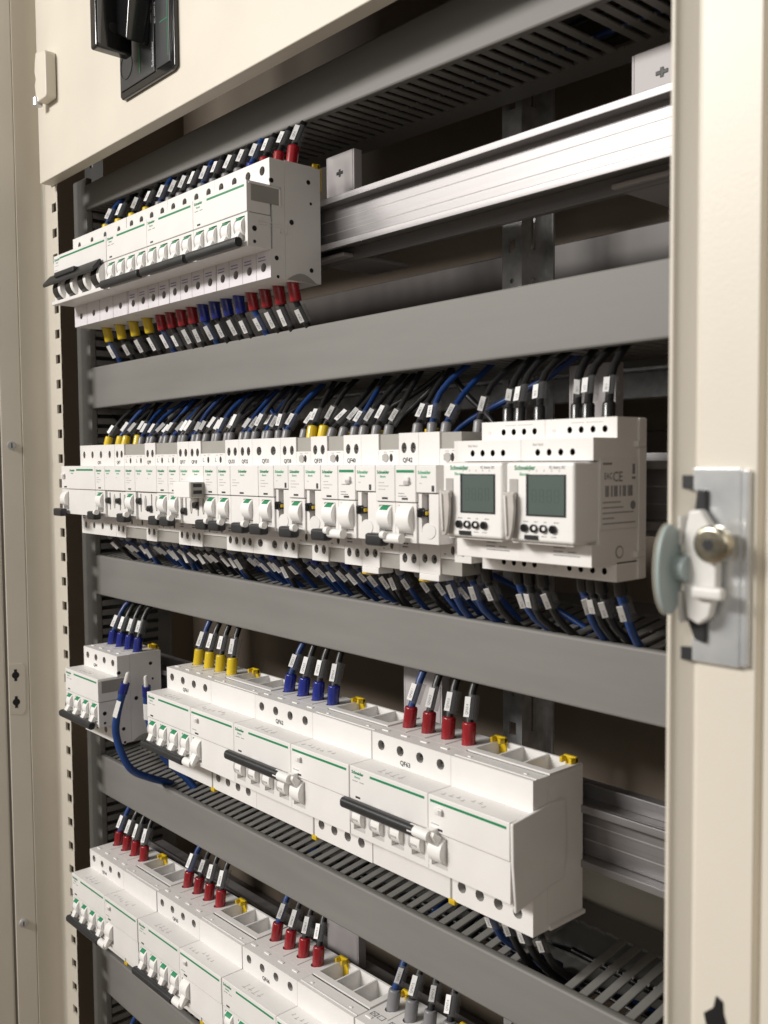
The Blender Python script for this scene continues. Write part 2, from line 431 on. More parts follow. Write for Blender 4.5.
def side_details(root, x, nz=22.5, ztop=41.3, zbot=-42):
    m = MB()
    m.rbox(x-.2, x+.35, -16.0, 7.5, 9.0, 20.2, .15, 'grey_plastic', 1)  # raised dark plate; its colour paints the shade of a recess
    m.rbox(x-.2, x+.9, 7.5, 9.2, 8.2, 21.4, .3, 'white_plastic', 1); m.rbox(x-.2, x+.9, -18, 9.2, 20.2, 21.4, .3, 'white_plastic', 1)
    m.build('recess_shade_plate', root)
    for (y, z, r) in ((1.5, 25.6, 1.7), (34, 30, 1.7), (36, 15, 1.1), (18.5, -1, 1.9), (-13.5, -10, 1.9), (-13.5, -19, 1.2), (5, -28, 1.7), (36, -33, 1.7), (6, -41, 1.2)):
        q = MB(); q.cyl((x-.3, y, z), (1, 0, 0), .45, r+.7, 14, 'white_plastic'); q.cyl((x-.3, y, z), (1, 0, 0), .6, r, 14, 'black'); q.build('rivet_hole', root)
    q = MB()
    for a in (( -10, 8, -4.4, -3.9), (-10, 8, -6.6, -6.1)): q.box(x-.1, x+.35, a[0], a[1], a[2], a[3])
    q.box(x-.1, x+.35, 8.5, 9, -10, -3.5); q.box(x-.1, x+.35, 14, 14.5, -10, -3.5); q.box(x-.1, x+.35, 8.5, 14.5, -10, -9.5)
    q.build('moulded_mark', root)
    g = MB(); n = 10     # finger scallop at the bottom rear
    pts = [(14+i*2.6, zbot+5.5*math.sin(math.pi*i/n)) for i in range(n+1)]
    g.prism(pts, x-.1, x+.4, 'x', 'grey_plastic'); g.build('moulded_scallop', root)

# terminal registry used by the wires
ENTRIES = []
ORD = ['first', 'second', 'third', 'fourth', 'fifth', 'sixth', 'seventh', 'eighth', 'ninth', 'tenth', 'eleventh', 'twelfth']

# ---- row 1
R1Y, R1Z = 396, 172
BREAK = 'modular breakers clipped on the mounting rails'
def switch_row1():
    t = thing('isolator_switch', 'wide four pole isolator with black levers at left end of the top row', 'switch', (-889, R1Y, R1Z))
    m = MB(); P = 27; W = 110; px = [P*(i+.5)+1 for i in range(4)]
    shoulder_block(m, 0, W, 41.3, -42, fholes=[(x, 33.5, 3.0, 3.0, 'c') for x in px], fhb=[(x, -33, 3.0, 3.0, 'c') for x in px],
                   tholes=[(x, 25.5, 5, 6, 'c') for x in px], bholes=[(x, 25.5, 5, 6, 'c') for x in px], bmat='lilac_label')
    nose_block(m, 0, W, pockets=[(x, -11, 9, 9.6, 'r') for x in px])
    m.rbox(0.3, W-.3, -22.5, -17, -23.5, -20.2, .6)
    m.build('housing', t)
    for x in px:
        inst('terminal_screw', SCREW, t, (x, 4.6, 33.5)); inst('terminal_screw', SCREW, t, (x, 4.6, -33))
        h = MB(); n = 22
        prof = [(-math.cos(2*math.pi*i/n)*10.5, math.sin(2*math.pi*i/n)*10.5) for i in range(n)]
        h.bprism(prof, -7.5, 3.5, 'x', .5, 'gloss_black', 1); h.bprism(prof, 4.2, 9.5, 'x', .5, 'bright_plastic', 1)
        h.build('toggle', t, (x, -14.0, -9.5))
        MB().box(x+12.6, x+12.9, -.2, 13, -42, -22.6, 'grey_plastic').build('pole_seam', t)
    b = MB(); b.bprism([(-30, -4.5), (-29, -7.5), (-23, -3), (-20.5, 3.5), (-22, 4.5), (-26, 0)], -3, W-6, 'x', .8, 'dark_plastic', 1)
    b.rbox(22, 64, -29.0, -21, -1.5, 3.2, .8, 'dark_plastic', 1)
    b.build('handle_bar', t)
    stripe(t, 14, W-3, 18.4, -19.5); logo(t, 2.2, 17.6, -19.62)
    marks(t, 3, 12.6, -19.5, [(0, 0, 9), (0, -4, 6), (0, -8, 7)], 'print_light', seed=5)
    marks(t, 4, -18, -19, [(0, 0, 4), (7, 0, 3), (12, 0, 5)], seed=6)
    for i, x in enumerate(px):
        marks(t, x-10, 27, 0, [(0, 0, 6)], 'print_light', seed=i)
        ENTRIES.append(dict(x=-889+x, y=R1Y+25.5, z=R1Z+41.3, s=1, dev='the top row isolator', k=i, cap='yellow', row=1))
        ENTRIES.append(dict(x=-889+x, y=R1Y+25.5, z=R1Z-42, s=-1, dev='the top row isolator', k=i, cap='yellow', row=1))
switch_row1()
for j, (x, lab, dev, cap) in enumerate(((-778.5, 'white four pole breaker beside the wide isolator in the top row', 'left white top row breaker', 'red'),
                              (-706.5, 'white four pole breaker in the middle of the three in the top row', 'middle white top row breaker', 'blue'),
                              (-634.5, 'white four pole breaker at right end of the top row, its side showing', 'right white top row breaker', 'red'))):
    t = thing('circuit_breaker', lab, 'circuit breaker', (x, R1Y, R1Z), BREAK)
    four_pole(t, lilac=True, seed=j)
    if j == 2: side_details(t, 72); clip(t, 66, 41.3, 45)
    for i in range(4):
        ENTRIES.append(dict(x=x+9+18*i, y=R1Y+25.5, z=R1Z+41.3, s=1, dev=dev, k=i, cap=('grey', 'grey', 'red')[j] if i or j < 2 else 'blue', row=1))
        ENTRIES.append(dict(x=x+9+18*i, y=R1Y+25.5, z=R1Z-42, s=-1, dev=dev, k=i, cap=cap, row=1))

# ---- row 3
R3Y, R3Z = 403, -217.7
t = thing('circuit_breaker', 'small four pole breaker alone at left of the third row beside loose blue wires', 'circuit breaker', (-897, R3Y-3, -222), BREAK)
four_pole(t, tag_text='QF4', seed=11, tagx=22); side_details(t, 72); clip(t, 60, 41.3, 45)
for i in range(4): ENTRIES.append(dict(x=-897+9+18*i, y=R3Y+22.5, z=-222+41.3, s=1, dev='small breaker QF4', k=i, cap='blue', row=3, txt='QF4'))
for j, (x, nm, cap) in enumerate(((-736.6, 'QF61', 'yellow'), (-601.6, 'QF62', 'blue'), (-466.6, 'QF63', 'red'))):
    up = j > 0
    lab = ['white breaker with earth leakage module marked QF61, handle down, yellow capped wires', 'white breaker with leakage module marked QF62, black handle bar up, blue capped wires',
           'white breaker with leakage module marked QF63, black handle bar up, red capped wires'][j]
    t = thing('circuit_breaker', lab, 'circuit breaker', (x, R3Y+(.6 if j == 2 else 0), R3Z), BREAK)
    four_pole(t, ztop=40.8, zbot=-47.6, up=up, tag_text=nm, holes_bottom=False, seed=20+j, tagx=27)
    vigi(t, 72, 40.8, -47.6, up=up, seed=30+j, cover=(j == 2))
    for i in range(4): ENTRIES.append(dict(x=x+9+18*i, y=R3Y+25.5, z=R3Z+40.8, s=1, dev='breaker '+nm, k=i, cap=cap, row=3, txt=nm))

# ---- row 4
R4Y = 400
for j, (x, nm, z) in enumerate(((-894, 'QF64', -425.5), (-756.5, 'QF65', -422.5), (-619.5, 'QF66', -419.8))):
    lab = 'white breaker with earth leakage module marked %s in the lowest row, red capped wires' % nm
    t = thing('circuit_breaker', lab, 'circuit breaker', (x, R4Y, z), BREAK, roty=-.016)
    four_pole(t, ztop=40.8, zbot=-47.6, tag_text=nm, holes_bottom=False, seed=40+j, tagx=27)
    vigi(t, 72, 40.8, -47.6, seed=50+j, W=64)
    for i in range(4): ENTRIES.append(dict(x=x+9+18*i, y=R4Y+25.5, z=z+40.8+.016*(9+18*i), s=1, dev='breaker '+nm, k=i, cap='red', row=4, txt=nm))
t = thing('circuit_breaker', 'white breaker with printed crosses on its top and grey capped wires, beside QF66', 'circuit breaker', (-482, R4Y, -417), BREAK, roty=-.016)
four_pole(t, ztop=40.8, zbot=-47.6, seed=60)
c = MB()
for i in range(4):
    for k in (0, 1):
        u = 3.2+18*i+k*7; v = 15.2
        c.box(u, u+5.4, v-5, v-4.6, 40.75, 41.0, 'print_grey'); c.box(u, u+5.4, v-1, v-.6, 40.75, 41.0, 'print_grey'); c.box(u, u+.4, v-5, v-.6, 40.75, 41.0, 'print_grey'); c.box(u+5, u+5.4, v-5, v-.6, 40.75, 41.0, 'print_grey')
        if k == 0:
            for sg in (1, -1):
                c.add([(u+.3, v-2.8-sg*1.8, 41.02), (u+.8, v-2.8-sg*1.8, 41.02), (u+5.1, v-2.8+sg*1.8, 41.02), (u+4.6, v-2.8+sg*1.8, 41.02)], [(0, 1, 2, 3)], 'print_grey')
c.build('printed_crosses', t); clip(t, 6, 40.8, 43); clip(t, 62, 40.8, 43)
for i in range(4): ENTRIES.append(dict(x=-482+9+18*i, y=R4Y+25.5, z=-417+41+.016*(9+18*i), s=1, dev='the crosses printed breaker', k=i, cap='grey', row=4, txt='QF67'))
# a breaker of the next row, only its wires come into view
t = thing('circuit_breaker', 'breaker of the row below the photo, only its first wires in view at bottom left', 'circuit breaker', (-890, R4Y, -640), BREAK)
four_pole(t, seed=61); clip(t, 66, 41.3, 43)
for i in range(4): ENTRIES.append(dict(x=-890+9+18*i, y=R4Y+25.5, z=-640+41.3, s=1, dev='breaker below the photo edge', k=i, cap='yellow', row=5))

# ---- row 2
R2Y, R2Z = 398, -25.5
def slim_breaker(x, w, nm, lab, screws, toggles=1, toggle_x=None, stripe_only=False, label_w=True, seed=0):
    t = thing('circuit_breaker', lab, 'circuit breaker', (x, R2Y, R2Z), BREAK)
    m = MB(); r = 2.35 if len(screws) > 1 and w < 30 else 3.2
    shoulder_block(m, 0, w, 42, -42.5, fholes=[(u, 33, r, 3.3, 'c') for u in screws], fhb=[(u, -34.5, r, 3.0, 'c') for u in screws],
                   tholes=[(w/2, 25.5, min(6, w*.33), 5.5, 'c')], bholes=[(w/2, 25.5, min(6, w*.33), 5.5, 'c')], hdepth=2.6)
    tx = toggle_x if toggle_x else [w/2]
    nose_block(m, 0, w, pockets=[(u, -10, 5.9, 8.9, 'r') for u in tx])
    m.box(.3, w-.3, -.1, .1, -29, -25, 'lilac_label')
    m.build('housing', t)
    for u in screws:
        inst('terminal_screw', SCREW_S if w < 30 else SCREW, t, (u, 1.6, 33)); inst('terminal_screw', SCREW_S if w < 30 else SCREW, t, (u, 1.6, -34.5))
    for u in tx:
        h = inst('toggle', HUB_2, t, (u, -14.6, -8.4)); inst('side_groove', GROOVE, h, (-3.4, 0, 0)); inst('green_indicator', GREEN_W, h, (0, 0, 0))
        b = MB(); b.rbox(u-8.4, u+6.2, -29.0, -21.5, -25.0, -17.6, 1.6, 'dark_plastic', 2); b.build('handle_bar', t)
        k = MB(); k.cyl((u+5.2, -27, -18.2), (1, .0, 0), 3.4, 2.4, 12, 'bright_plastic'); k.build('handle_pin', t)
    if nm: text('circuit_number', nm, 4.0 if w < 30 else 4.4, 'print_dark', t, (max(1.0, w/2-5.2), -.15, 24.2), bold=.07, sx=.95)
    logo(t, max(1.6, w/2-7), 17.6, -19.62, 2.7)
    marks(t, 3, 12, -19.5, [(0, 0, 5), (0, -2, 9), (0, -4, 6)], 'print_light', .5, seed=seed)
    marks(t, 3, -25.6, 0, [(0, -.4, 5), (0, -2.4, 5)], 'print_dark', .9, seed=seed+1)
    MB().box(w*.35, w*.35+5, -19.64, -19.4, 2.4, 3.6, 'print_dark').build('small_print', t)
    return t
def aux_module(x, w, lab, kind, seed=0, plug=False):
    t = thing('auxiliary_contact', lab, 'auxiliary contact', (x, R2Y, R2Z), 'auxiliary contacts between the row two breakers')
    n = 2 if w > 30 else 1; p = w/n; m = MB(); a, b = .12, w-.12
    # shoulders: white terminal step low, grey plug-in block above, both mirrored below
    hs = [(p*(i+.62), 27.0, 1.6, 2.6, 'c') for i in range(n)]
    f = fmap(0)
    for sg in (1, -1):
        z0, z1 = (22, 32) if sg > 0 else (-32.5, -22)
        m.box(a, b, 0, 40, z0, z1, skip='f')
        m.holed(a, b, z0, z1, [(u, (z0+z1)/2, r1, r2, k) for (u, v, r1, r2, k) in hs], 3, f, 'white_plastic', 'grey_plastic', 'black')
        m.box(a, b, 1.2, 44, *((32, 41.6) if sg > 0 else (-42, -32.5)), mat='grey_plastic')
    m.box(a, b, 2, 45, -22, 22)
    if kind == 'slots':
        nose_block(m, 0, w, pockets=[(p*i+p*.28, -8.5, 1.0, 7.6, 'r') for i in range(n)]+[(p*i+p*.72, -8.5, 2.2, 6.4, 'c') for i in range(n)], yl=-17.5)
    else:
        nose_block(m, 0, w, pockets=[(w*.36, -5.0, 3.0, 11.0, 'r')], yl=-18.2, seam=6.5)
    m.build('housing', t)
    for i in range(n):
        mk = MB(); u = p*i
        mk.box(u+3.5, u+5.5, -.12, .05, 25.4, 25.9, 'print_grey'); mk.box(u+3.4, u+3.9, -.12, .05, 25.4, 28.6, 'print_grey')
        mk.box(u+4.5, u+7.5, -.12, .05, 30.3, 30.8, 'print_light'); mk.box(u+10, u+14, -.12, .05, 30.6, 31.1, 'print_light')
        mk.box(u+3.5, u+5, -.12, .05, -30, -29.4, 'print_grey'); mk.build('small_print', t)
        if kind == 'slots':
            zz = (-13, -13, -8, -8, -7, -13)[(seed+i) % 6]
            k = MB(); k.bprism([(-17, zz-3), (-17, zz+3), (-19.6, zz+2.2), (-20.2, zz), (-19.6, zz-2.2)], u+p*.28-4.5, u+p*.28+1.2, 'x', .4, 'gloss_black', 1); k.build('slider', t)
            g = MB(); g.rbox(u+p*.72-1.6, u+p*.72+1.6, -17.2, -14, -14, -3, .6, 'hole_plastic', 1); g.build('slider', t)
        else:
            k = MB(); k.rbox(1.4, 4.6, -20.6, -16, -7.5, -2, .7, 'gloss_black', 1); k.rbox(3.2, 7.6, -19.6, -15, -7, -3, .5, 'gloss_black', 1); k.build('slider', t)
            y = MB(); y.rbox(6.4, 8.2, -19.2, -15, -6, -3.8, .3, 'clip_yellow', 1); y.build('yellow_flag', t)
            q = MB(); q.box(13, 15, -19.65, -19.4, 7.6, 11, 'print_dark'); q.build('small_print', t)
            q = MB(); n2 = 18
            q.prism([(9+5.4*math.cos(2*math.pi*i2/n2), -15+4.6*math.sin(2*math.pi*i2/n2)) for i2 in range(n2)], -18.1, -17.4, 'y', 'white_plastic'); q.build('round_boss', t)
            clip(t, 9, 41.6, 40, 8)
            q = MB(); q.cyl((6.5, -.5, 27), (0, 1, 0), 1, 2.7, 14, 'hole_plastic'); q.build('test_pin', t)
        logo(t, u+1.8, 17.6, -19.62, 2.6, mat='pale_green')
        marks(t, u+3, 12, -19.5, [(0, 0, 2)], 'print_light', seed=seed)
    if plug:
        q = MB(); q.rbox(12, 36, -32, -17, -1.5, 10.5, .8, 'bright_plastic'); q.box(36, 37, -31, -19, -1, 10, 'grey_plastic')
        for z in (1.5, 6.5): q.box(36.2, 37.4, -29, -22, z, z+2.6, 'black')
        q.build('plug_housing', t)
    return t
def blank_module(x, w, lab, white_toggle=True, seed=0):
    t = thing('earth_leakage_module', lab, 'leakage module', (x, R2Y, R2Z), 'slim earth leakage modules in row two')
    m = MB(); shoulder_block(m, 0, w, 42, -42.5, fhb=[(4.8, -33.5, 2.35, 2.8, 'c'), (12.8, -33.5, 2.35, 2.8, 'c')], tholes=None, bholes=[(w/2, 25.5, 5, 5, 'c')], hdepth=2.6)
    nose_block(m, 0, w, pockets=[(w/2, -10, 6.2, 9.2, 'r')]); m.build('housing', t)
    for u in (4.8, 12.8): inst('terminal_screw', SCREW_S, t, (u, 1.6, -33.5))
    h = inst('toggle', HUB_2, t, (w/2+.5, -14.4, -8.4)); h.scale = (1.1, 1.15, 1.15)
    k = MB(); k.cyl((-3, -24.5, -20), (1, 0, 0), 14, 2.9, 14, 'bright_plastic'); k.build('coupling_lever', t)
    stripe(t, 1.5, w-1.5, 18.2, -19.5, 1.6)
    b = MB(); b.rbox(8, 13, -21, -19, 11.2, 15.8, .6, 'white_plastic', 1); b.rbox(9, 13.2, -21.3, -19, 12, 13.6, .2, 'print_light', 1); b.build('test_button', t)
    marks(t, 4, 10.4, -19.5, [(0, 0, 8), (-1, -4.6, 5), (-1, -6.2, 7)], 'print_grey', .5, seed=seed)
    MB().box(6, 11, -19.64, -19.4, 2.4, 3.6, 'print_dark').build('small_print', t)
    l = MB(); l.rbox(.5, w-.5, -.6, 12, -46.5, -42.6, .4); l.build('lower_shield', t)
    c = MB(); c.rbox(-3, 5, 2, 9, -48.2, -46.2, .5, 'clip_yellow', 1); c.build('rail_clip', t)
    return t

S = .995
t = thing('circuit_breaker', 'wide four screw breaker with a plain front at left end of the second row', 'circuit breaker', (-889, R2Y, R2Z), BREAK)
m = MB(); px = [9+18*i for i in range(4)]
shoulder_block(m, 0, 73, 42, -42.5, fholes=[(u, 33, 2.5, 3.5, 'c') for u in px], fhb=[(u, -34, 2.6, 3.2, 'c') for u in px], tholes=[(u, 25.5, 4.3, 5.5, 'c') for u in px], bholes=[(u, 25.5, 4.3, 5.5, 'c') for u in px], hdepth=3)
nose_block(m, 0, 73, pockets=[(9, -10, 6, 9, 'r')]); m.box(.3, 72.7, -.1, .1, -29, -25, 'lilac_label'); m.build('housing', t)
for u in px: inst('terminal_screw', SCREW, t, (u, 2, 33)); inst('terminal_screw', SCREW, t, (u, 2, -34))
h = inst('toggle', HUB_2, t, (9, -15.6, -8.4)); inst('side_groove', GROOVE, h, (-3.4, 0, 0))
b = MB(); b.rbox(-.5, 16.5, -28.5, -21.5, -24.6, -17.4, 1.4, 'dark_plastic', 2); b.build('handle_bar', t)
b = MB(); b.rbox(2.5, 9, -21.2, -19, 10.5, 15.5, .6, 'white_plastic', 1); b.box(5.4, 9.1, -21.35, -19.4, 11.4, 14.6, 'print_light'); b.build('test_button', t)
stripe(t, 34, 69, 18.2, -19.5, 1.6); logo(t, 19, 17.6, -19.62, 2.8); text('circuit_number', 'QF5', 4.0, 'print_dark', t, (38, -.15, 24.2), bold=.07)
MB().box(6, 12, -19.64, -19.4, 2.2, 3.6, 'print_dark').build('small_print', t)
marks(t, 3, -25.6, 0, [(0, -.4, 5), (0, -2.4, 5)], 'print_dark', .9, seed=2)

row2 = []   # (x, width, kind, text)
E2 = [(-893.5, 73.6, 'four', 'QF5'), (-819.9, 18.8, 'b', 'QF7'), (-801.1, 39, 'a2', None), (-762.1, 18.8, 'b', 'QF9'), (-743.3, 37.4, 'a2', None), (-705.9, 18.8, 'b', 'QF17'), (-687.1, 18.4, 'b', 'QF18'),
      (-668.7, 36.2, 'a2p', None), (-632.5, 19.1, 'b', 'QU21'), (-613.4, 17.7, 'b', 'QF22'), (-595.7, 36.1, 'bw', 'QF31'), (-559.6, 18.7, 'b', 'QF38'), (-540.9, 17, 'a1', None), (-523.9, 17.9, 'b', 'QF39'),
      (-506.0, 17.5, 'a1', None), (-488.5, 17.8, 'b', 'QF40'), (-470.7, 17.2, 'v', None), (-453.5, 18.8, 'a1', None), (-434.7, 17.6, 'b', 'QF42'), (-417.1, 17.9, 'v', None), (-399.2, 16.8, 'a1', None)]
between = {}
for i, (x, w, k, nm) in enumerate(E2):
    X = x*S; W = w*S
    prev = next((E2[j][3] for j in range(i-1, -1, -1) if E2[j][3]), None)
    nxt = next((E2[j][3] for j in range(i+1, len(E2)) if E2[j][3]), None)
    if k == 'b': slim_breaker(X, W, nm, 'slim white breaker marked %s in the crowded second row' % nm, [W*.27, W*.73], seed=i*3)
    elif k == 'bw': slim_breaker(X, W, nm, 'double width white breaker marked QF31 with two large screws in the second row', [W*.25, W*.75], toggle_x=[W*.62], seed=i*3)
    elif k in ('a2', 'a2p'): aux_module(X, W, 'grey topped contact block between breakers %s and %s%s' % (prev, nxt, ', white plug sticking out' if k == 'a2p' else ''), 'slots', i, k == 'a2p')
    elif k == 'a1': aux_module(X, W, 'narrow auxiliary contact with black and yellow slider %s' % ('between breakers %s and %s' % (prev, nxt) if nxt else 'between breaker QF42 and the left time switch'), 'flag', i)
    elif k == 'v': blank_module(X, W, 'narrow module with green bar and white knob joined to breaker %s' % prev, seed=i)
    # wire terminals
    nn = {'four': 4, 'b': 2, 'bw': 2, 'a2': 3, 'a2p': 3, 'a1': 1, 'v': 1}[k]
    d = {'four': 'breaker QF5', 'b': 'breaker '+str(nm), 'bw': 'breaker QF31', 'a2': 'contact block right of '+str(prev), 'a2p': 'contact block right of '+str(prev), 'a1': 'contact right of '+str(prev), 'v': 'green bar module right of '+str(prev)}[k]
    for q in range(nn):
        u = X+W*(q+.5)/nn
        cap = 'grey'
        if k == 'four': cap = 'yellow'
        if nm == 'QF38': cap = 'yellow'
        if not (k == 'v'):
            ENTRIES.append(dict(x=u, y=R2Y+24+(q % 2)*3, z=R2Z+42, s=1, dev=d, k=q, cap=cap, row=2, txt=nm or prev))
        ENTRIES.append(dict(x=u, y=R2Y+24+(q % 2)*3, z=R2Z-42.5, s=-1, dev=d, k=q, cap='blue' if q == 0 and i in (4, 9, 11, 13) else 'grey', row=2, txt=nm or prev))

# spare contact and the two time switches
t = thing('auxiliary_contact', 'thin white contact with one round screw left of the time switches', 'auxiliary contact', (-379.5, R2Y, R2Z))
m = MB(); m.box(0, 13, -6, 40, -33, 36, skip='f'); m.holed(0, 13, -33, -20, [(6.5, -27, 2.2, 2.6, 'c')], 4, fmap(-6), 'white_plastic', 'hole_plastic', 'black'); m.holed(0, 13, 20, 36, [(6.5, 29, 2.3, 2.8, 'c')], 4, fmap(-6), 'white_plastic', 'hole_plastic', 'black')
m.add([(0, -6, -20), (13, -6, -20), (13, -6, 20), (0, -6, 20)], [(0, 1, 2, 3)], 'white_plastic'); m.build('housing', t)
inst('terminal_screw', SCREW_S, t, (6.5, -3, 29)); inst('terminal_screw', SCREW_S, t, (6.5, -3, -27))

def time_switch(x, lab, last):
    W = 45; t = thing('time_switch', lab, 'time switch', (x, R2Y, -20.3), 'digital time switches at the right end of row two')
    m = MB(); a, b = .12, W-.12
    hx = [a+13+i*7.2 for i in range(4)]
    # upper tiers, lower tiers (y, z0, z1)
    for (y, z0, z1, zh, dx, mt) in ((0, 30.4, 40.8, 35, 3, 'white_plastic'), (-19.5, 19.4, 30.4, 23.6, -2, 'white_plastic'), (-20.5, -32.2, -21.4, None, 0, 'white_plastic'), (0, -41, -31.2, -36, 3, 'white_plastic')):
        if zh is None: m.rbox(a, b, y, 23.8, z0, z1, .3); continue
        m.box(a, b, y, 24, z0, z1, skip='f')
        m.holed(a, b, z0, z1, [(u+dx, zh, 1.55, 1.75, 'c') for u in hx], 4, fmap(y), mt, 'black', 'black')
    m.box(a+.25, b-.25, -14, 23.5, -31, 30)
    m.rbox(a+1.5, b-.8, -33, -13, -20.5, 18.9, 1.8, 'bright_plastic')      # bezel block
    m.build('housing', t)
    s = MB(); s.box(a+3.5, b-3.5, -30, -14, -21.6, -20.4); s.build('bezel_step', t); s = MB(); s.box(9, 30, 24, 44, -22, 22); s.build('rail_foot', t)
    # screen
    l = MB(); l.box(15, 39.2, -33.35, -33.0, -7.6, 12.8, 'black'); l.build('screen_frame', t)
    q = MB(); q.box(16.9, 38.6, -33.65, -33.3, -6.8, 12.2, 'lcd'); sc_ = q.build('screen', t)
    sg = MB()
    for i in range(4):
        u = 19+i*4.6
        for (x0_, x1_, z0_, z1_) in ((u, u+2.6, 5.2, 5.5), (u, u+2.6, 2.2, 2.5), (u, u+2.6, -.8, -.5), (u-.1, u+.2, 2.6, 5.1), (u+2.4, u+2.7, 2.6, 5.1), (u-.1, u+.2, -.4, 2.1), (u+2.4, u+2.7, -.4, 2.1)):
            sg.box(x0_, x1_, -33.70, -33.62, z0_, z1_, 'lcd_segment')
    sg.build('faint_digits', sc_)
    d = MB()
    for i in range(5): d.box(16.5+i*4.6, 17.1+i*4.6, -33.15, -32.9, 14.2, 15, 'print_light')
    d.build('small_print', t)
    for i in range(4):
        u = 14.2+i*5.9; z = -13.6
        k = MB(); k.cyl((u, -34.4, z), (0, 1, 0), 1.6, 2.05, 16, 'gloss_black')
        if i in (1, 2): k.cyl((u+.9, -34.7, z+.2), (0, 1, 0), .5, .95, 12, 'bright_plastic')
        k.build('button', t)
    k = MB(); k.box(14, 22.5, -33.5, -32.9, -19.2, -17.0, 'black'); k.build('button_bar', t)
    marks(t, 13, -10.6, -33, [(0, 0, 3), (7, 0, 2), (13, 0, 1.5), (19, 0, 3)], seed=3); marks(t, 24.5, -17.6, -33, [(0, 0, 3), (6, 0, 3)], seed=4)
    logo(t, 7.4, 15.0, -33.12, 3.3); text('model_writing', 'IC Astro 2C', 1.9, 'print_grey', t, (29.2, -33.12, 15.6), bold=.05)
    text('terminal_writing', 'Ext1 Ext2', 1.7, 'print_grey', t, (8, -19.65, 27.0)); text('terminal_writing', 'C2', 1.9, 'print_light', t, (5, -.15, 34.2)); text('terminal_writing', 'C1', 1.9, 'print_light', t, (6, -.15, -36.8))
    marks(t, 17, 38.4, 0, [(0, 0, 8), (9.5, 0, 10)], 'print_light', .35, seed=5)
    marks(t, 22, -23.8, -20.5, [(0, 0, 7), (0, -1.9, 6), (9, -1.9, 5), (0, -3.8, 16)], 'print_grey', .55, seed=8)
    # hinged lead-seal flap and its slot on the left of the bezel
    f = MB(); f.rbox(4.2, 9.8, -33.4, -32.8, -19, 10.5, .25, 'hole_plastic', 1); f.build('flap_slot', t)
    f = MB(); n = 9
    pts = [(3.3, 4.5), (9.2, 3.0), (9.6, -4), (8.8, -14), (7.4, -19.6), (5.2, -20), (4.2, -14), (3.2, -5)]
    pts = [(6.2+(u-6.2)*1.25, w_) for u, w_ in pts]
    f.bprism(pts, -37.2, -35.0, 'y', .5, 'smoke_flap', 1); f.bprism([(4.6, 2.6), (5.8, 2.2), (6.8, -17), (6.0, -18)], -38.3, -37.1, 'y', .3, 'bright_plastic', 1)
    f.rbox(4.4, 9.4, -35.6, -33.2, 0, 4, .5, 'smoke_flap', 1); f.build('seal_flap', t)
    if last:
        X = W+.02
        p = MB(); p.rbox(X-.2, X+.35, -14.5, 17, -14.5, 20.5, .2, 'white_plastic', 1); p.build('rating_plate', t)
        R = (0, 0, math.pi/2)
        text('rating_writing', 'CE', 7, 'print_grey', t, (X+.5, -4.5, 9.0), R, bold=.05); text('rating_writing', 'EAC', 4.5, 'print_grey', t, (X+.5, -11.5, 10.2), R, bold=.05, sx=.8)
        bc = MB(); rnd = random.Random(2); v = -12.5
        while v < 12:
            k = rnd.uniform(.3, 1.1)
            if rnd.random() < .78: bc.box(X+.3, X+.46, v, v+k, 1.6, 7.0, 'print_grey')
            v += k+rnd.uniform(.2, .5)
        for i, wd in enumerate((14, 17, 26, 8, 27)):
            v = -12.5
            while v < -12.5+wd: k = rnd.uniform(.6, 2); bc.box(X+.3, X+.46, v, v+k, -1.4-i*2.6, -.8-i*2.6, 'print_grey'); v += k+.35
        v = -12.5
        bc.box(X+.3, X+.46, -12.5, -5, 17.2, 18.2, 'print_grey'); bc.box(X+.3, X+.46, 12.4, 14.6, 12.5, 17.5, 'print_grey'); bc.box(X+.3, X+.46, 12, 15, 10, 11.2, 'print_grey')
        bc.cyl((X+.3, 13, -3), (1, 0, 0), .16, 2.2, 18, 'print_grey'); bc.build('barcode', t)
        e = MB(); e.rbox(X-.3, X+1.0, 17.5, 24, -40.6, 40.4, .3); e.rbox(X-.5, X+2.2, 14.6, 22, 26, 29, .4); e.rbox(X-.5, X+2.2, 14.6, 22, -29.5, -26.5, .4); e.build('side_rail', t)
        g = MB(); g.cyl((X-.1, 2, -26), (1, 0, 0), .35, 3.2, 18, 'grey_plastic'); g.cyl((X-.1, 2, -26), (1, 0, 0), .45, 2.4, 18, 'white_plastic'); g.build('moulded_mark', t)
    return t
time_switch(-363.8, 'left digital time switch with plain grey green screen and four black buttons', False)
time_switch(-319.2, 'right digital time switch with reddish reflection on its screen and rating plate on its side', True)
# meter terminals (x, s) ; black caps
for i, (x, nm, k) in enumerate(((-360, 'left', 0), (-351.5, 'left', 1), (-337.5, 'left', 2), (-312, 'right', 0), (-305, 'right', 1), (-292, 'right', 2))):
    ENTRIES.append(dict(x=x, y=R2Y+18, z=20.5, s=1, dev='the %s time switch' % nm, k=k, cap='black', row=22))
for i, (x, nm, k) in enumerate(((-348, 'left', 0), (-340, 'left', 1), (-331, 'left', 2), (-304, 'right', 0), (-298, 'right', 1), (-292.5, 'right', 2), (-281, 'right', 3))):
    ENTRIES.append(dict(x=x, y=R2Y+12, z=-61.2, s=-1, dev='the %s time switch' % nm, k=k, cap='black', row=22))
for k, x in enumerate((-404, -384, -372)):
    ENTRIES.append(dict(x=x, y=R2Y+12, z=-62, s=-1, dev='thin contact left of time switches', k=k, cap='black', row=22))
for k in range(4):   # under QF63
    ENTRIES.append(dict(x=-385+13.0*k, y=R3Y+22, z=-265.4, s=-1, dev='breaker QF63', k=k, cap='black', row=33, txt='QF63'))

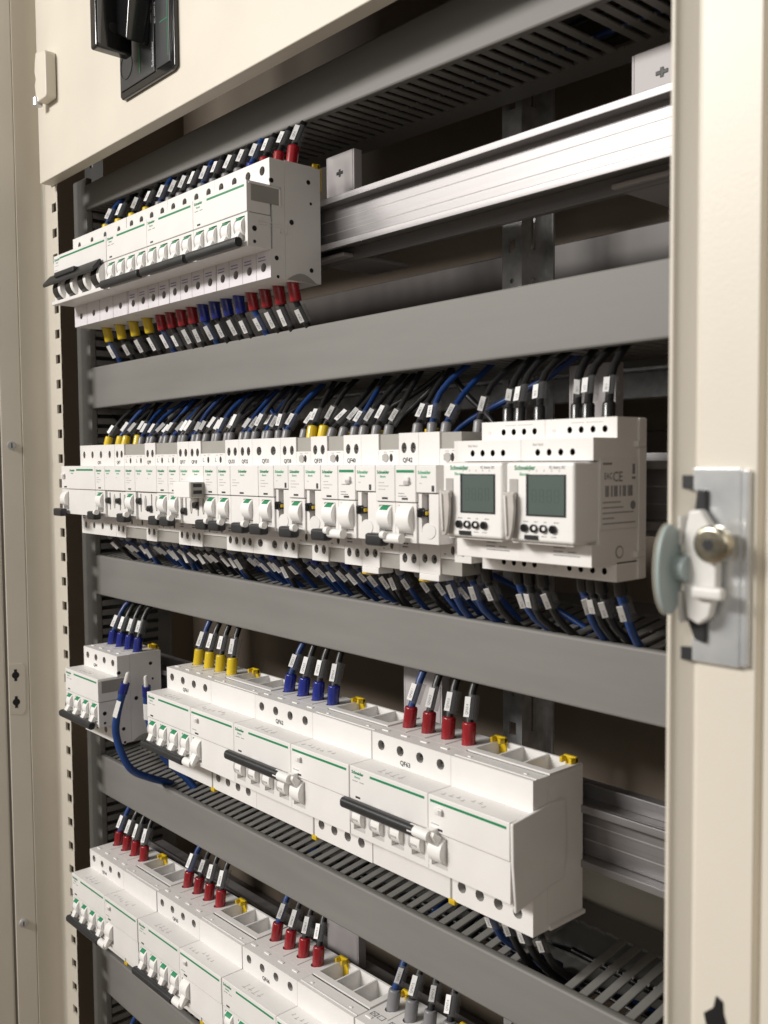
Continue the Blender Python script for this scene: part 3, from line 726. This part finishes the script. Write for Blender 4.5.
# ------------------------------------------------------------------ wires
SLEEVE_N = Vector((.55, -.83, 0)).normalized()
def bez(p0, p1, p2, p3, n=8):
    out = []
    for i in range(n+1):
        t = i/n; out.append(p0*(1-t)**3+p1*3*t*(1-t)**2+p2*3*t*t*(1-t)+p3*t**3)
    return out
def wire(e, idx):
    rnd = random.Random(idx*13+5); s = e['s']; row = e['row']
    blue = (e['k'] == 0) if row in (1, 3, 4, 5) else rnd.random() < (.34 if s > 0 else .48)
    if row == 22: blue = (s < 0 and e['k'] in (0, 3))
    if row == 22 and 'thin' in e['dev']: blue = e['k'] < 2
    if row == 33: blue = e['k'] == 0
    colour = 'blue' if blue else 'black'; cap = e['cap']
    where = 'top' if s > 0 else 'bottom'
    lab = '%s wire with %s cap, %s %s terminal of %s' % (colour, cap, ORD[e['k']], where, e['dev'])
    t = thing('control_wire', lab, 'wire', (e['x'], e['y'], e['z']), 'marked wires running between breakers and ducts')
    gap = {1: (44 if s > 0 else 30), 3: 40, 4: 36, 5: 40, 2: 38 if s > 0 else 28, 22: 34, 33: 38}[row]
    by = max(.12, (448-e['y'])/gap)
    k = e['k']
    if row == 1 and s < 0: d = Vector((rnd.uniform(.0, .10), by*.62+rnd.uniform(-.03, .06), -1))
    elif row == 1: d = Vector((rnd.uniform(-.08, .08), by*.8, 1))
    elif row in (3, 4, 5): d = Vector((.13-.09*k+rnd.uniform(-.04, .04)-(.06 if row == 4 else 0), by*.72, 1))
    elif row == 2 and s > 0: d = Vector((rnd.uniform(-.35, .45), by*rnd.uniform(.7, 1.5), 1))
    elif row == 2: d = Vector((rnd.uniform(-.15, .28), by*rnd.uniform(.7, 1.5), -1))
    elif row == 33: d = Vector((.0, .45, -1))
    elif s > 0: d = Vector((rnd.uniform(-.46, -.34), by*.72, 1))
    else: d = Vector((rnd.uniform(-.35, -.05), by*.6, -1))
    d.normalize()
    big = row in (1, 3, 4, 5)
    rc, rw = (4.4, 2.5) if big else (3.2, 1.95)
    if row in (22, 33): rc, rw = 3.5, 2.3
    jl = rnd.uniform(-2, 3)
    capL = (16 if row == 1 and s > 0 else 13.5) if big else (7.0 if row == 2 else 9)
    if row == 2 and cap == 'yellow': capL = 9; rc = 3.9
    vz = Vector((0, 0, s)); dc = (vz*1.6+d).normalized()
    # cap
    m = MB(); m.tube([-dc*5, dc*0, dc*(capL-1.6), dc*(capL-.5), dc*capL], [rc*.8, rc, rc, rc*.93, rc*.75], 14, 'cap_'+cap)
    m.build('end_cap', t)
    p1 = dc*capL; L = (18.5 if big else 16)+(jl if row in (2, 22) else 0); p2 = p1+d*L
    fl = Vector((rnd.uniform(-14, 22), 0, 0))
    tgt = {1: 62, 3: 74, 4: 74, 5: 74, 2: 66, 22: 66, 33: 72}[row]
    yt = 488-e['y']+rnd.uniform(-12, 12)
    end = Vector((p2.x+fl.x, max(p2.y+8, yt), s*max(tgt, abs(p2.z)+14)))
    path = [p1*.8, p1, p1+d*L*.5, p2]+bez(p2, p2+d*20, end-vz*8-Vector((0, 10, 0)), end)[1:]
    MB().tube(path, rw, 10, 'cable_'+colour).build('cable', t)
    # transparent sleeve around the cable with a printed strip held in it
    tw = rnd.uniform(-.40, .40) if row != 3 else rnd.uniform(-.2, .2)
    n = (SLEEVE_N-d*SLEEVE_N.dot(d)); n.normalize(); n = (Matrix.Rotation(tw, 3, d) @ n); a = n.cross(d).normalized()
    if a.x > 0: a = -a            # sideways, towards the left
    q0 = p1+d*(1.0+max(0, jl)); sl = L-3-max(0, jl)
    m = MB(); r = rw+1.3
    m.tube([q0-a*1.5, q0+d*sl-a*1.5], r, 14, 'clear_sleeve', cap=False, ell=1.0)
    sv = m.build('marker_sleeve', t)
    w = 1.75 if big else 1.55; c0 = q0+a*(rw*.7)+n*(rw+1.6)
    g = MB(); th = .35
    P = []
    for (du, dl, dn) in ((-w, 1.2, 0), (w, 1.2, 0), (w, sl-1.5, 0), (-w, sl-1.5, 0)): P.append(c0+a*du+d*dl+n*dn)
    P += [p-n*th for p in P]
    g.add(P, [(0, 1, 2, 3), (7, 6, 5, 4), (0, 4, 5, 1), (1, 5, 6, 2), (2, 6, 7, 3), (3, 7, 4, 0)], 'paper')
    lb = g.build('marker_label', sv, smooth=False)
    # writing along the strip
    if (big or row in (22, 33) or e['x'] > -640):
        tx = {1: '1QF', 3: e.get('txt', 'QF'), 4: e.get('txt', 'QF'), 5: 'QF', 2: e.get('txt') or 'QF', 22: 'L1' if e['k'] % 2 else 'N1', 33: 'QF63'}[row]
        tx = '%s:%d' % (tx, e['k']+1)
        me = tmesh(tx, 2.2 if big else 2.0, 'print_grey', 1.0, .0)
        o = bpy.data.objects.new('marker_writing', me); C.objects.link(o); o.parent = sv
        dirx = d*s                   # reading upward
        up = n.cross(dirx).normalized()
        M = Matrix((dirx, -n, up)).transposed()   # local x,y,z
        if M.determinant() < 0: up = -up; M = Matrix((dirx, -n, up)).transposed()
        o.rotation_euler = M.to_euler()
        base = c0+n*.12+d*(2.6 if s > 0 else sl-2.6)-up*.75
        o.location = base*MM
for i, e in enumerate(ENTRIES): wire(e, i)

# two loose wires hanging beside the small breaker
def loose(pts, lab, white_at):
    p0 = Vector(pts[0]); t = thing('loose_wire', lab, 'wire', pts[0], 'loose blue wires hanging beside breaker QF4')
    P = [Vector(p)-p0 for p in pts]; path = []
    for i in range(len(P)-1):
        a = P[max(i-1, 0)]; b = P[i]; c = P[i+1]; d = P[min(i+2, len(P)-1)]
        for k in range(6):
            u = k/6; path.append(.5*((2*b)+(c-a)*u+(2*a-5*b+4*c-d)*u*u+(3*b-a-3*c+d)*u**3))
    path.append(P[-1])
    MB().tube(path, 3.4, 12, 'cable_blue').build('cable', t)
    d = (P[0]-P[1]).normalized()
    m = MB(); m.tube([P[0]-d*1, P[0]+d*9], 4.0, 14, 'cap_blue'); c = m.build('end_cap', t)
    m = MB(); m.tube([P[0]+d*8, P[0]+d*18, P[0]+d*19.5], [2.1, 2.0, 1.2], 12, 'cap_white'); m.build('ferrule', c)
    n = (SLEEVE_N-d*SLEEVE_N.dot(d)).normalized(); a = n.cross(d)
    m = MB(); c0 = P[0]-d*8+n*3.6
    vs = [c0+a*x-d*l for x, l in ((-2.2, 0), (2.2, 0), (2.2, 16), (-2.2, 16))]; vs += [v-n*.4 for v in vs]
    m.add(vs, [(0, 1, 2, 3), (7, 6, 5, 4), (0, 4, 5, 1), (1, 5, 6, 2), (2, 6, 7, 3), (3, 7, 4, 0)], 'paper'); m.build('marker_label', t)
loose([(-798, 392, -208), (-803, 389, -226), (-806, 388, -246), (-803, 392, -266), (-801, 401, -283), (-803, 422, -296), (-810, 446, -309), (-816, 462, -330)], 'thick loose blue wire with white ferrule pointing up, nearest the camera', 0)
loose([(-803, 418, -216), (-806, 420, -232), (-806, 424, -252), (-800, 432, -276), (-785, 450, -300), (-770, 466, -330)], 'second loose blue wire partly hidden behind the thick one', 0)

# longer cables crossing behind the device rows
rc_ = random.Random(77)
for k in range(14):
    up_ = k < 9
    xa = -860+k*58 if up_ else -820+(k-9)*95
    z0, z1 = ((14, 62) if up_ else (-62, -104))
    blue = k % 3 == 1
    t = thing('crossing_cable', '%s cable crossing slantwise behind the wires %s the second row' % ('blue' if blue else 'black', 'above' if up_ else 'below'), 'wire', (xa, 458, z0), 'cables crossing behind the second row %s' % ('above' if up_ else 'below')+(' in blue' if blue else ' in black'))
    dx = rc_.uniform(50, 150)*(1 if k % 4 else -1); h = z1-z0
    P = bez(Vector((0, rc_.uniform(-6, 8), -10 if up_ else 10)), Vector((dx*.1, 0, h*.5)), Vector((dx*.7, rc_.uniform(-4, 8), h*.35)), Vector((dx, 14, h+(22 if up_ else -22))), 14)
    MB().tube(P, 2.1, 9, 'cable_blue' if blue else 'cable_black').build('cable', t)

# ------------------------------------------------------------------ wiring ducts
def duct(lab, x0, x1, zt0, zb0, zt1, zb1, miss_top=(), miss_bot=()):
    """slotted trunking with a snap-on lid; the ends may differ slightly in height"""
    t = thing('wiring_duct', lab, 'wiring duct', (x0, 432, zb0), 'horizontal grey wiring ducts')
    L = x1-x0; h0 = zt0-zb0; dz1t = zt1-zb0; dz1b = zb1-zb0
    def prof(h, z): return [(1.6, z), (5, z), (7, z+1), (7, z+h-1), (5, z+h), (1.6, z+h), (.5, z+h-.5), (0, z+h-1.8), (0, z+1.8), (.5, z+.5)]
    a = prof(h0, 0); b = prof(dz1t-dz1b, dz1b); n = len(a)
    m = MB(); m.add([(0, *p) for p in a]+[(L, *p) for p in b], [tuple(range(n))[::-1], tuple(range(n, 2*n))]+[(i, (i+1) % n, n+(i+1) % n, n+i) for i in range(n)], 'duct_grey')
    m.build('lid', t)
    m = MB(); hz = h0; D = 88
    m.box(0, L, D-2, D, 1.5, min(h0, dz1t)+8.5, 'duct_grey')
    P = 10.5
    for side in (0, 1):
        for i in range(int(L/P)):
            x = i*P; f = x/L; o0 = len(m.v)
            z = (dz1t*f+h0*(1-f)-3.4) if side else (dz1b*f+1.2)
            ms = miss_top if side else miss_bot
            gone = any(abs(x0+x+3-q) < w_ for q, w_ in ms)
            if not gone:
                m.rbox(x+.2, x+6.1, 7.4, 66.0, z, z+1.8, .45, 'duct_grey', 1)
                m.rbox(x-.7, x+7.0, 38.6, 40.8, z+.15, z+1.65, .4, 'duct_grey', 1)
            m.box(x+.0, x+P, 66.0, D-2.2, z, z+1.8, 'duct_grey', skip='lr')
            m.box(x+6.1, x+P+.2, 65.0, 66.0, z+.02, z+1.78, 'duct_grey', skip='k')
            if side:
                for k_ in range(o0, len(m.v)):
                    vx, vy, vz = m.v[k_]; m.v[k_] = (vx, vy, vz+(vy-7.4)*.15-1.0)
    m.build('slotted_body', t)
    # stored cables lying in the trunking
    rnd = random.Random(int(x0+zt0*3))
    for k in range(5):
        zz = 8+rnd.uniform(0, max(6, h0-20)); yy = 20+k*11
        pts = [Vector((10+(L-20)*i/12, yy+rnd.uniform(-4, 4), zz+rnd.uniform(-3, 3)+dz1b*i/12)) for i in range(13)]
        MB().tube(pts, 2.2, 8, 'cable_blue' if k == 3 else 'cable_black').build('stored_cable', t)
    return t
duct('grey wiring duct above the top breaker row, its slotted underside facing down', -938, -180, 282, 256.5, 282, 239, miss_bot=((-334, 6),))
duct('grey wiring duct between the top breaker row and the crowded second row', -938, -180, 97.2, 55.2, 101.5, 61.0)
duct('grey wiring duct below the crowded second row and time switches', -938, -180, -95.2, -136.2, -101.0, -140.5)
duct('grey wiring duct below breakers QF61 to QF63 with some fingers missing', -938, -180, -305.5, -346.0, -307.5, -343.0, miss_top=((-350, 8), (-372, 5.3)))
duct('grey wiring duct at the very bottom left below breaker QF64', -938, -180, -516, -562, -516, -560)
# vertical duct at the left
t = thing('wiring_duct', 'upright grey wiring duct along the left ends of the horizontal ducts', 'wiring duct', (-968, 432.6, -720))
m = MB(); m.bprism([(0, 0), (30.5, 0), (30.5, 7), (0, 7)], 0, 1010, 'z', 1.2, 'duct_grey'); m.build('lid', t)
m = MB(); m.box(1, 2.6, 7, 88, 0, 1010, 'duct_grey'); m.box(1, 30, 86, 88, 0, 1010, 'duct_grey')
for i in range(100):
    z = i*10; m.box(28.2, 29.8, 7.2, 72, z, z+5.8, 'duct_grey')
m.box(28.2, 29.8, 72, 86, 0, 1010, 'duct_grey'); m.build('slotted_body', t)

# ------------------------------------------------------------------ rails
def rail(lab, x0, x1, y, z):
    t = thing('mounting_rail', lab, 'rail', (x0, y, z), 'aluminium rails that carry the breakers'); L = x1-x0
    m = MB()
    poly = [(0, 13.8), (0, 18.2), (.5, 18.6), (2.4, 18.6), (3, 18), (3, 15.8), (8.6, 15.8), (8.6, 19.8), (18.5, 21.4), (20.5, 21.4), (20.5, 17), (12, 15),
            (12, 4.8), (9.2, 4.3), (9.6, 4.0), (9.6, -4.0), (9.2, -4.4)]
    # one closed hat section, built as strips so every lip has real thickness
    S_ = [(0, 2.4, 14, 18.6), (2.4, 9, 14, 16), (9, 11, -16, 16), (2.4, 9, -16, -14), (0, 2.4, -18.6, -14), (11, 24, 12, 14), (11, 24, -14, -12), (22, 24, 14, 23), (22, 24, -24, -14), (24, 40, 17, 19), (24, 40, -20, -18)]
    for (y0, y1, z0, z1) in S_: m.rbox(0, L, y0, y1, z0+.01, z1-.01, .35, 'aluminium', 1)
    for z0 in (4.4, -5.2): m.box(.05, L-.05, 8.92, 9.02, z0, z0+.5, 'hole_plastic')
    m.box(.05, L-.05, 8.2, 9.02, -13.4, -12.6, 'aluminium')
    m.build('profile', t)
    return t
rail('aluminium rail of the top row, its bare bright length running to the right', -900, -190, 441, 172.5)
rail('aluminium rail behind the second row, seen only right of the time switches', -900, -190, 446, -20)
rail('aluminium rail of the third row, bare to the right of breaker QF63', -900, -190, 447, -219.5)
rail('aluminium rail behind the lowest full row, hidden by its breakers', -905, -190, 446, -421)
def bracket(lab, x, z, w=24, h=40, y=470, low=True, key=True):
    t = thing('rail_bracket', lab, 'bracket', (x, y, z), 'pale brackets holding the rails')
    m = MB(); m.rbox(0, w, 0, 2, 0, h, .4, 'bracket_paint', 1); m.rbox(w, w+1.8, .2, 8, -38, h, .4, 'bracket_paint', 1); m.rbox(-1.8, 0, .2, 8, -38, h, .4, 'bracket_paint', 1)
    m.build('plate', t)
    if key:
        k = MB(); k.rbox(w/2-4, w/2+4, -.35, .2, h-16, h-13.6, .3, 'black', 1); k.rbox(w/2-1.2, w/2+1.2, -.36, .2, h-17.6, h-12, .3, 'black', 1); k.build('keyhole', t)
    if low:
        b = MB(); b.rbox(-4, w+8, -16, 50, -41, -38, .5, 'bracket_paint', 1); b.build('foot', t)
    return t
bracket('pale bracket with keyhole just right of the top row breakers', -590, 192, 30, 42)
bracket('pale bracket with keyhole above the top rail near the right door', -318, 192, 36, 36, y=476)
bracket('pale bracket standing behind the right time switch', -357, 0, 30, 56, low=False, key=False)
bracket('pale bracket behind breaker QF63 under the duct', -506, -195, 36, 58, low=False, key=False)
bracket('pale bracket behind breaker QF66 under the duct', -600, -400, 36, 60, low=False, key=False)

# ------------------------------------------------------------------ galvanised upright
t = thing('slotted_upright', 'galvanised slotted steel upright standing behind the rails', 'upright', (-464, 530, -760))
m = MB(); H = 1100; pitch = 25
for i in range(int(H/pitch)):
    z0 = i*pitch; f = fmap(0)
    big = i % 2 == 0
    m.holed(0, 18, z0, z0+pitch, [(9, z0+pitch/2, 3.4 if big else 1.8, 4.6 if big else 1.8, 'r' if big else 'c')], 2, f, 'galvanised', 'galvanised', None)
m.build('front_flange', t)
m = MB()
for i in range(int(H/50)):
    z0 = i*50
    m.holed(0, 26, z0, z0+50, [(13, z0+25, 2.4, 15, 'r')], 2, lambda u, v, d: (18-d, u, v), 'galvanised', 'galvanised', None)
m.build('side_web', t)
m = MB(); m.box(17, 18.1, 26, 30, 0, H, 'galvanised'); m.box(18.1, 24, 28, 30, 0, H, 'galvanised'); m.build('rear_flange', t)

# ------------------------------------------------------------------ cabinet
cab = thing('cabinet', 'cream steel electrical cabinet that houses all rails, ducts and breakers', 'cabinet', (-560, 640, -760))
def cp(name, m): return m.build(name, cab, (560, -640, 760))
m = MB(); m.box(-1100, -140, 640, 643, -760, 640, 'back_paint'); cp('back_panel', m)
for (z0, z1) in ((130, 166), (-30, 20), (-560, -520)):
    m = MB(); m.rbox(-1090, -150, 600, 638, z0, z1, 1.5, 'cross_paint', 1); cp('cross_member', m)
m = MB(); m.rbox(-1090, -150, 524, 528, -345, -276, 1, 'cream_paint', 1); m.rbox(-1090, -150, 556, 575, 58, 66, 1, 'galvanised', 1); m.rbox(-1090, -150, 560, 566, 40, 58, 1, 'galvanised', 1); cp('cross_bar', m)
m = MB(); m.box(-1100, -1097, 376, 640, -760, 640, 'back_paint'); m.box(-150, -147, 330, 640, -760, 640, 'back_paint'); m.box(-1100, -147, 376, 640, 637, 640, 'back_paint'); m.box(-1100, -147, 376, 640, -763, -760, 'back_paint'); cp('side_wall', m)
# perforated front post with square holes every 25 mm
m = MB(); ph0 = -760
for i in range(54):
    z0 = ph0+i*25+1.9
    m.holed(-961, -932.0, z0, z0+25, [(-940.0, z0+12.5, 5.2, 4.4, 'r')], 2, fmap(400), 'cream_paint', 'cream_paint', None)
cp('perforated_post', m)
m = MB(); n = 8      # rounded return from post to side reveal
pts = [(-961, 400)]+[(-961-4*math.sin(math.pi/2*i/n), 396+4*math.cos(math.pi/2*i/n)) for i in range(1, n+1)]+[(-965, 372), (-967, 372), (-967, 404), (-961, 404)]
m.prism(pts, -767, 590, 'z', 'cream_paint'); cp('side_reveal', m)
m = MB()
for i in range(44):
    z0 = ph0+i*25-2
    m.holed(-1020, -975, z0, z0+25, [(-1003, z0+12.5, 3.6, 4.0, 'r')], 2, fmap(470), 'dark_upright', 'dark_upright', 'grey_plastic')  # dark coat paints the gloom, paler hole floors paint faint light
cp('inner_upright', m)

# left door standing open towards the camera: local x runs along the door, its inner face looks to +y
ld = thing('left_door', 'cream door standing open at the far left with screws and two keyhole slots', 'door', (-966, 371, -760))
ld.rotation_euler = (0, 0, math.atan2(-.968, -.25))
def lp(name, m, par=None): return m.build(name, par or ld, (0, 0, 760))
m = MB(); m.bprism([(-.5, -4), (19.4, -4), (19.4, 0), (-.5, 0)], -780, 640, 'z', 1.0, 'cream_paint'); lp('flange', m)
m = MB(); m.bprism([(21.6, -8), (420, -8), (420, -.6), (23, -.6), (21.6, -2)], -780, 640, 'z', .8, 'cream_paint'); lp('leaf', m)
m = MB(); m.box(19.2, 22, -8, -4.5, -780, 640, 'grey_plastic'); lp('seam_gasket', m)
for (x, z, r) in ((9.8, 18, 4.4), (11.8, -474, 4.4)):
    m = MB(); m.cyl((x, 0, z), (0, 1, 0), 2.6, r, 24, 'galvanised', r2=r*.85); m.cyl((x, 2.5, z), (0, 1, 0), .5, r*.6, 24, 'galvanised'); m.box(x-.5, x+.5, 2.9, 3.15, z-2.5, z+2.5, 'black'); lp('screw', m)
m = MB(); m.bprism([(19, -255), (6, -257), (3, -251), (3, -208), (5, -203.5), (19, -203.5)], -.2, .5, 'y', .25, 'cream_paint', 1); lp('pressed_plate', m)
for z in (-215.3, -243):
    m = MB(); m.cyl((12.4, .45, z), (0, 1, 0), .15, 3.6, 20, 'black'); m.box(11.0, 13.8, .4, .68, z-6.0, z+6.0, 'black'); lp('keyhole', m)

# upper compartment panel
up = thing('upper_panel', 'cream steel panel closing the upper compartment, its lower edge above the ducts', 'panel', (-937, 385, 274))
m = MB(); m.bprism([(0, 0), (790, 0), (790, 400), (0, 400)], 0, 2.0, 'y', .9, 'cream_paint'); m.bprism([(1.2, 1.2), (788, 1.2), (788, 11), (1.2, 11)], .2, 2.8, 'z', .8, 'cream_paint') if False else None
m.build('sheet', up)
m = MB(); m.rbox(.4, 789, 1.0, 13, .2, 2.0, .6, 'cream_paint', 2); m.rbox(0.2, 2.2, 1.2, 13, .5, 400, .6, 'cream_paint', 2); m.build('folded_edge', up)
hg = thing('hinge', 'small cream hinge block on the left edge of the upper panel', 'hinge', (-906, 372, 343))
m = MB(); m.bprism([(-9, 4), (-6, 0), (15, 0), (16, 2), (16, 40), (14, 43), (-7, 47), (-9, 40), (-11, 30), (-8.5, 22), (-11, 18)], 2, 12.5, 'y', 1.4, 'cream_paint'); m.build('leaf', hg)
MB().cyl((-9, 4, -2), (0, 0, 1), 7, 4.5, 16, 'galvanised').build('pin', hg)

# rotary handle front on the panel
sw = thing('switch_front', 'black switch plate with handle and printed symbols on the upper panel', 'switch', (-755, 381, 300))
m = MB(); m.bprism([(0, 5), (3, 2), (86, 2), (91, 4), (91, 160), (0, 160)], 0, 4, 'y', .8, 'gloss_black'); m.build('front_plate', sw)
m = MB(); m.bprism([(3, 8), (60, 8), (60, 158), (3, 158)], -1.0, .1, 'y', .4, 'dark_plastic', 1); m.bprism([(63, 9), (84, 9), (84, 158), (63, 158)], -.8, .1, 'y', .4, 'dark_plastic', 1); m.build('raised_panel', sw)
m = MB(); n = 28; R = 10.5
for i in range(n):
    t0, t1 = 2*math.pi*i/n, 2*math.pi*(i+1)/n
    m.prism([(14+R*math.cos(t0), 26+R*math.sin(t0)), (14+R*math.cos(t1), 26+R*math.sin(t1)), (14+(R-.9)*math.cos(t1), 26+(R-.9)*math.sin(t1)), (14+(R-.9)*math.cos(t0), 26+(R-.9)*math.sin(t0))], -1.5, -.9, 'y', 'black')
m.build('round_emblem', sw)
text('writing', 'Schneider', 5.0, 'print_white', sw, (60, -1.2, 12), (0, -math.pi/2, 0), bold=.05)
text('writing', '1000V  400A', 3.2, 'print_white', sw, (58, -1.2, 46), (0, -math.pi/2, 0)); text('writing', 'IEC 60947-2', 3.2, 'print_white', sw, (64, -1.2, 44), (0, -math.pi/2, 0))
m = MB(); m.box(36, 37.4, -1.3, -.9, 14, 40, 'green'); m.box(70, 83, -1.1, -.75, 42, 42.6, 'green'); m.box(82, 82.6, -1.1, -.75, 14, 76, 'green'); m.build('green_line', sw)
m = MB(); m.bprism([(44, 62), (66, 70), (66, 110), (44, 110)], -1.8, -.9, 'y', .3, 'paper', 1); m.build('white_sticker', sw)
text('writing', 'I', 6, 'print_dark', sw, (62.5, -2.1, 74), (0, -math.pi/2, 0), bold=.2); text('writing', 'ON', 2.6, 'print_dark', sw, (58, -2.1, 72), (0, -math.pi/2, 0))
m = MB()
m.rbox(24, 35, -37, -6, 26, 130, 2.0, 'gloss_black', 3)
m.bprism([(28, 44), (52, 30), (58, 60), (62, 120), (28, 120)], -20, -.5, 'y', 1.5, 'gloss_black', 2)
m.build('handle', sw)
m = MB(); m.cyl((34.9, -22, 44), (1, 0, 0), .4, 4, 24, 'black'); m.build('handle_dimple', sw)
m = MB(); m.bprism([(-35.5, 29), (-33.5, 28.5), (-28, 128), (-35.5, 128)], 34.8, 35.4, 'x', .2, 'print_grey', 1); m.build('edge_trim', sw)

# right door edge with its lock
rd = thing('right_door', 'cream door edge standing close to the camera at the right', 'door', (-150, 300, -800))
def rp(name, m, par=None): return m.build(name, par or rd, (150, -300, 800) if par is None else (0, 0, 0))
m = MB()
pr_ = [(-176, 302), (-181.6, 291.5), (-183.2, 290), (-184.9, 290.6), (-185, 292.5), (-178, 306), (-178, 340), (-100, 340), (-100, 300), (-149.0, 300), (-150.2, 303), (-152.4, 303), (-153.4, 300), (-175.4, 300)]
# lip, main strip, groove and outer strip as one folded section
sec = [(-182.6, 297.6), (-182.0, 299.4), (-176.5, 303.6), (-175.2, 303.0), (-153.9, 303.0), (-153.4, 306.5), (-150.9, 306.5), (-150.2, 302.0), (-60, 302.0), (-60, 345), (-168, 345), (-181, 312), (-184.4, 300.5), (-184.2, 297.8)]
m.bprism(sec, -900, 700, 'z', .35, 'cream_paint', 1)
rp('leaf_edge', m)
lk = thing('door_lock', 'zinc plated door lock with bolt head and grey turning disc on the right door edge', 'lock', (-167, 302.6, -37))
m = MB(); m.bprism([(-9, -34), (8.6, -34), (8.6, 33.5), (-9, 33.5), (-9, 26), (-5.5, 24), (-5.5, -24), (-9, -26)], -2.2, 0, 'y', .4, 'zinc_plate', 1)
m.rbox(8.6, 11.4, -1.9, 6, -33.5, 33, .5, 'zinc_plate', 1); m.build('plate', lk)
for z in (28.6, -31.8):
    m = MB(); m.box(-14.4, -9.2, -1.9, .2, z-2.3, z+2.3, 'dark_plastic'); m.build('slot', lk)
m = MB(); m.bprism([(-10.8, -17), (-6.6, 26), (-3, 26), (-3, -27), (-7, -26)], -4.0, -2.3, 'y', .4, 'dark_plastic', 1); m.build('lever_shadow_plate', lk)
m = MB(); m.bprism([(-9.2, 8), (-7, 19), (-2.5, 19.5), (3.5, 10), (3.5, -6), (1, -17), (-3, -20), (-7.4, -18), (-9.6, -4)], -8.5, -4.1, 'y', 1.0, 'cap_white', 2)
m.rbox(-4, 7.5, -12, -8.4, -10.5, -6.2, 1.2, 'cap_white', 2); m.build('cam_carrier', lk)
m = MB(); m.cyl((3.4, -8.4, 8.2), (0, -1, 0), 3.5, 6.3, 24, 'brass_nickel'); m.cyl((3.4, -11.9, 8.2), (0, -1, 0), 1.6, 6.3, 24, 'brass_nickel', r2=4.6)
for q_ in range(3):
    an = q_*math.pi/3+.4; m.box(3.4-4.0*abs(math.cos(an))-.5, 3.4+4.0*abs(math.cos(an))+.5, -13.75, -13.3, 8.2-4.0*abs(math.sin(an))-.3, 8.2+4.0*abs(math.sin(an))+.3, 'brass_nickel') if q_ == 0 else None
m.cyl((3.4, -13.4, 8.2), (0, -1, 0), .4, 2.2, 6, 'dark_plastic'); m.build('bolt_head', lk)
m = MB(); n = 34
def ell(ry, rz): return [(math.cos(2*math.pi*i/n)*ry, math.sin(2*math.pi*i/n)*rz) for i in range(n)]
D_ = MB(); D_.bprism([(y-13, z-1.2) for y, z in ell(7.8, 15.6)], -12.0, -10.4, 'x', .6, 'knob_paint', 2); D_.bprism([(y-13, z-1.2) for y, z in ell(8.1, 15.9)], -13.0, -12.1, 'x', .5, 'cream_paint', 1)
D_.cyl((-10.8, -9, -1), (1, 0, 0), 4.5, 4.5, 18, 'knob_paint'); D_.build('turning_disc', lk)
m = MB(); m.rbox(-10.6, -9.4, -9, -3, 7, 17, .4, 'cap_white', 1); m.rbox(-10.6, -9.4, -9, -3, -20, -9, .4, 'cap_white', 1); m.build('stop_tab', lk)
m = MB(); m.bprism([(-171.3, -197), (-167.6, -193.5), (-166.6, -188.8), (-163.9, -190), (-163.7, -194), (-162, -199), (-162.2, -204), (-165, -208), (-169, -206)], 302.4, 303.4, 'y', .3, 'black', 1); rp('keyhole', m)

# ------------------------------------------------------------------ setting: the floor far below (keeps bounce light real)
g = MB(); g.box(-3500, 2500, -3500, 640, -1205, -1200, 'back_paint'); o = g.build('floor'); o['kind'] = 'structure'

# ------------------------------------------------------------------ light
w = bpy.data.worlds.new('World'); sc.world = w; w.use_nodes = True
bg = w.node_tree.nodes['Background']; bg.inputs[0].default_value = (1.0, .93, .84, 1); bg.inputs[1].default_value = .20
def area(name, loc, target, size, power, col, shape='RECTANGLE', sy=None):
    l = bpy.data.lights.new(name, 'AREA'); l.energy = power; l.color = col; l.shape = shape; l.size = size; l.size_y = sy or size
    o = bpy.data.objects.new(name, l); C.objects.link(o); o.location = loc
    o.rotation_euler = (Vector(target)-Vector(loc)).to_track_quat('-Z', 'Y').to_euler(); return o
area('fill_lamp', (-1.25, -1.75, 1.10), (-.6, .42, -.05), 1.0, 63, (1.0, .965, .92), sy=.30)
area('fill_lamp', (-2.75, -1.9, 1.15), (-.6, .42, .05), .9, 22, (1.0, .96, .90), sy=.6)
area('fill_lamp', (1.0, -1.2, .55), (-.45, .45, -.1), 1.3, 5.5, (1.0, .95, .88), sy=.9)  # weak fill added from the right to lift the dim right sides

# ------------------------------------------------------------------ camera
F = 955.0
pan, pitch, roll = math.radians(48.3), math.radians(-3.1), math.radians(.48)
f = Vector((-math.sin(pan)*math.cos(pitch), math.cos(pan)*math.cos(pitch), math.sin(pitch)))
r = f.cross(Vector((0, 0, 1))).normalized(); d = f.cross(r)
c_, s_ = math.cos(roll), math.sin(roll); r2 = c_*r+s_*d; d2 = -s_*r+c_*d
cam = bpy.data.cameras.new('camera'); co = bpy.data.objects.new('camera', cam); C.objects.link(co)
M = Matrix((r2, -d2, -f)).transposed().to_4x4(); co.matrix_world = M
cam.sensor_fit = 'VERTICAL'; cam.lens = 6.8; cam.sensor_height = 6.8*1024/F; cam.sensor_width = cam.sensor_height*.75
cam.clip_start = .01; cam.clip_end = 50
cam.dof.use_dof = True; cam.dof.focus_distance = .74; cam.dof.aperture_fstop = 2.6
sc.camera = co
sc.render.resolution_x = 768; sc.render.resolution_y = 1024
sc.view_settings.view_transform = 'Standard'; sc.view_settings.look = 'None'; sc.view_settings.exposure = 0; sc.view_settings.gamma = 1
sc.cycles.use_denoising = True
sc.cycles.max_bounces = 8; sc.cycles.transparent_max_bounces = 16
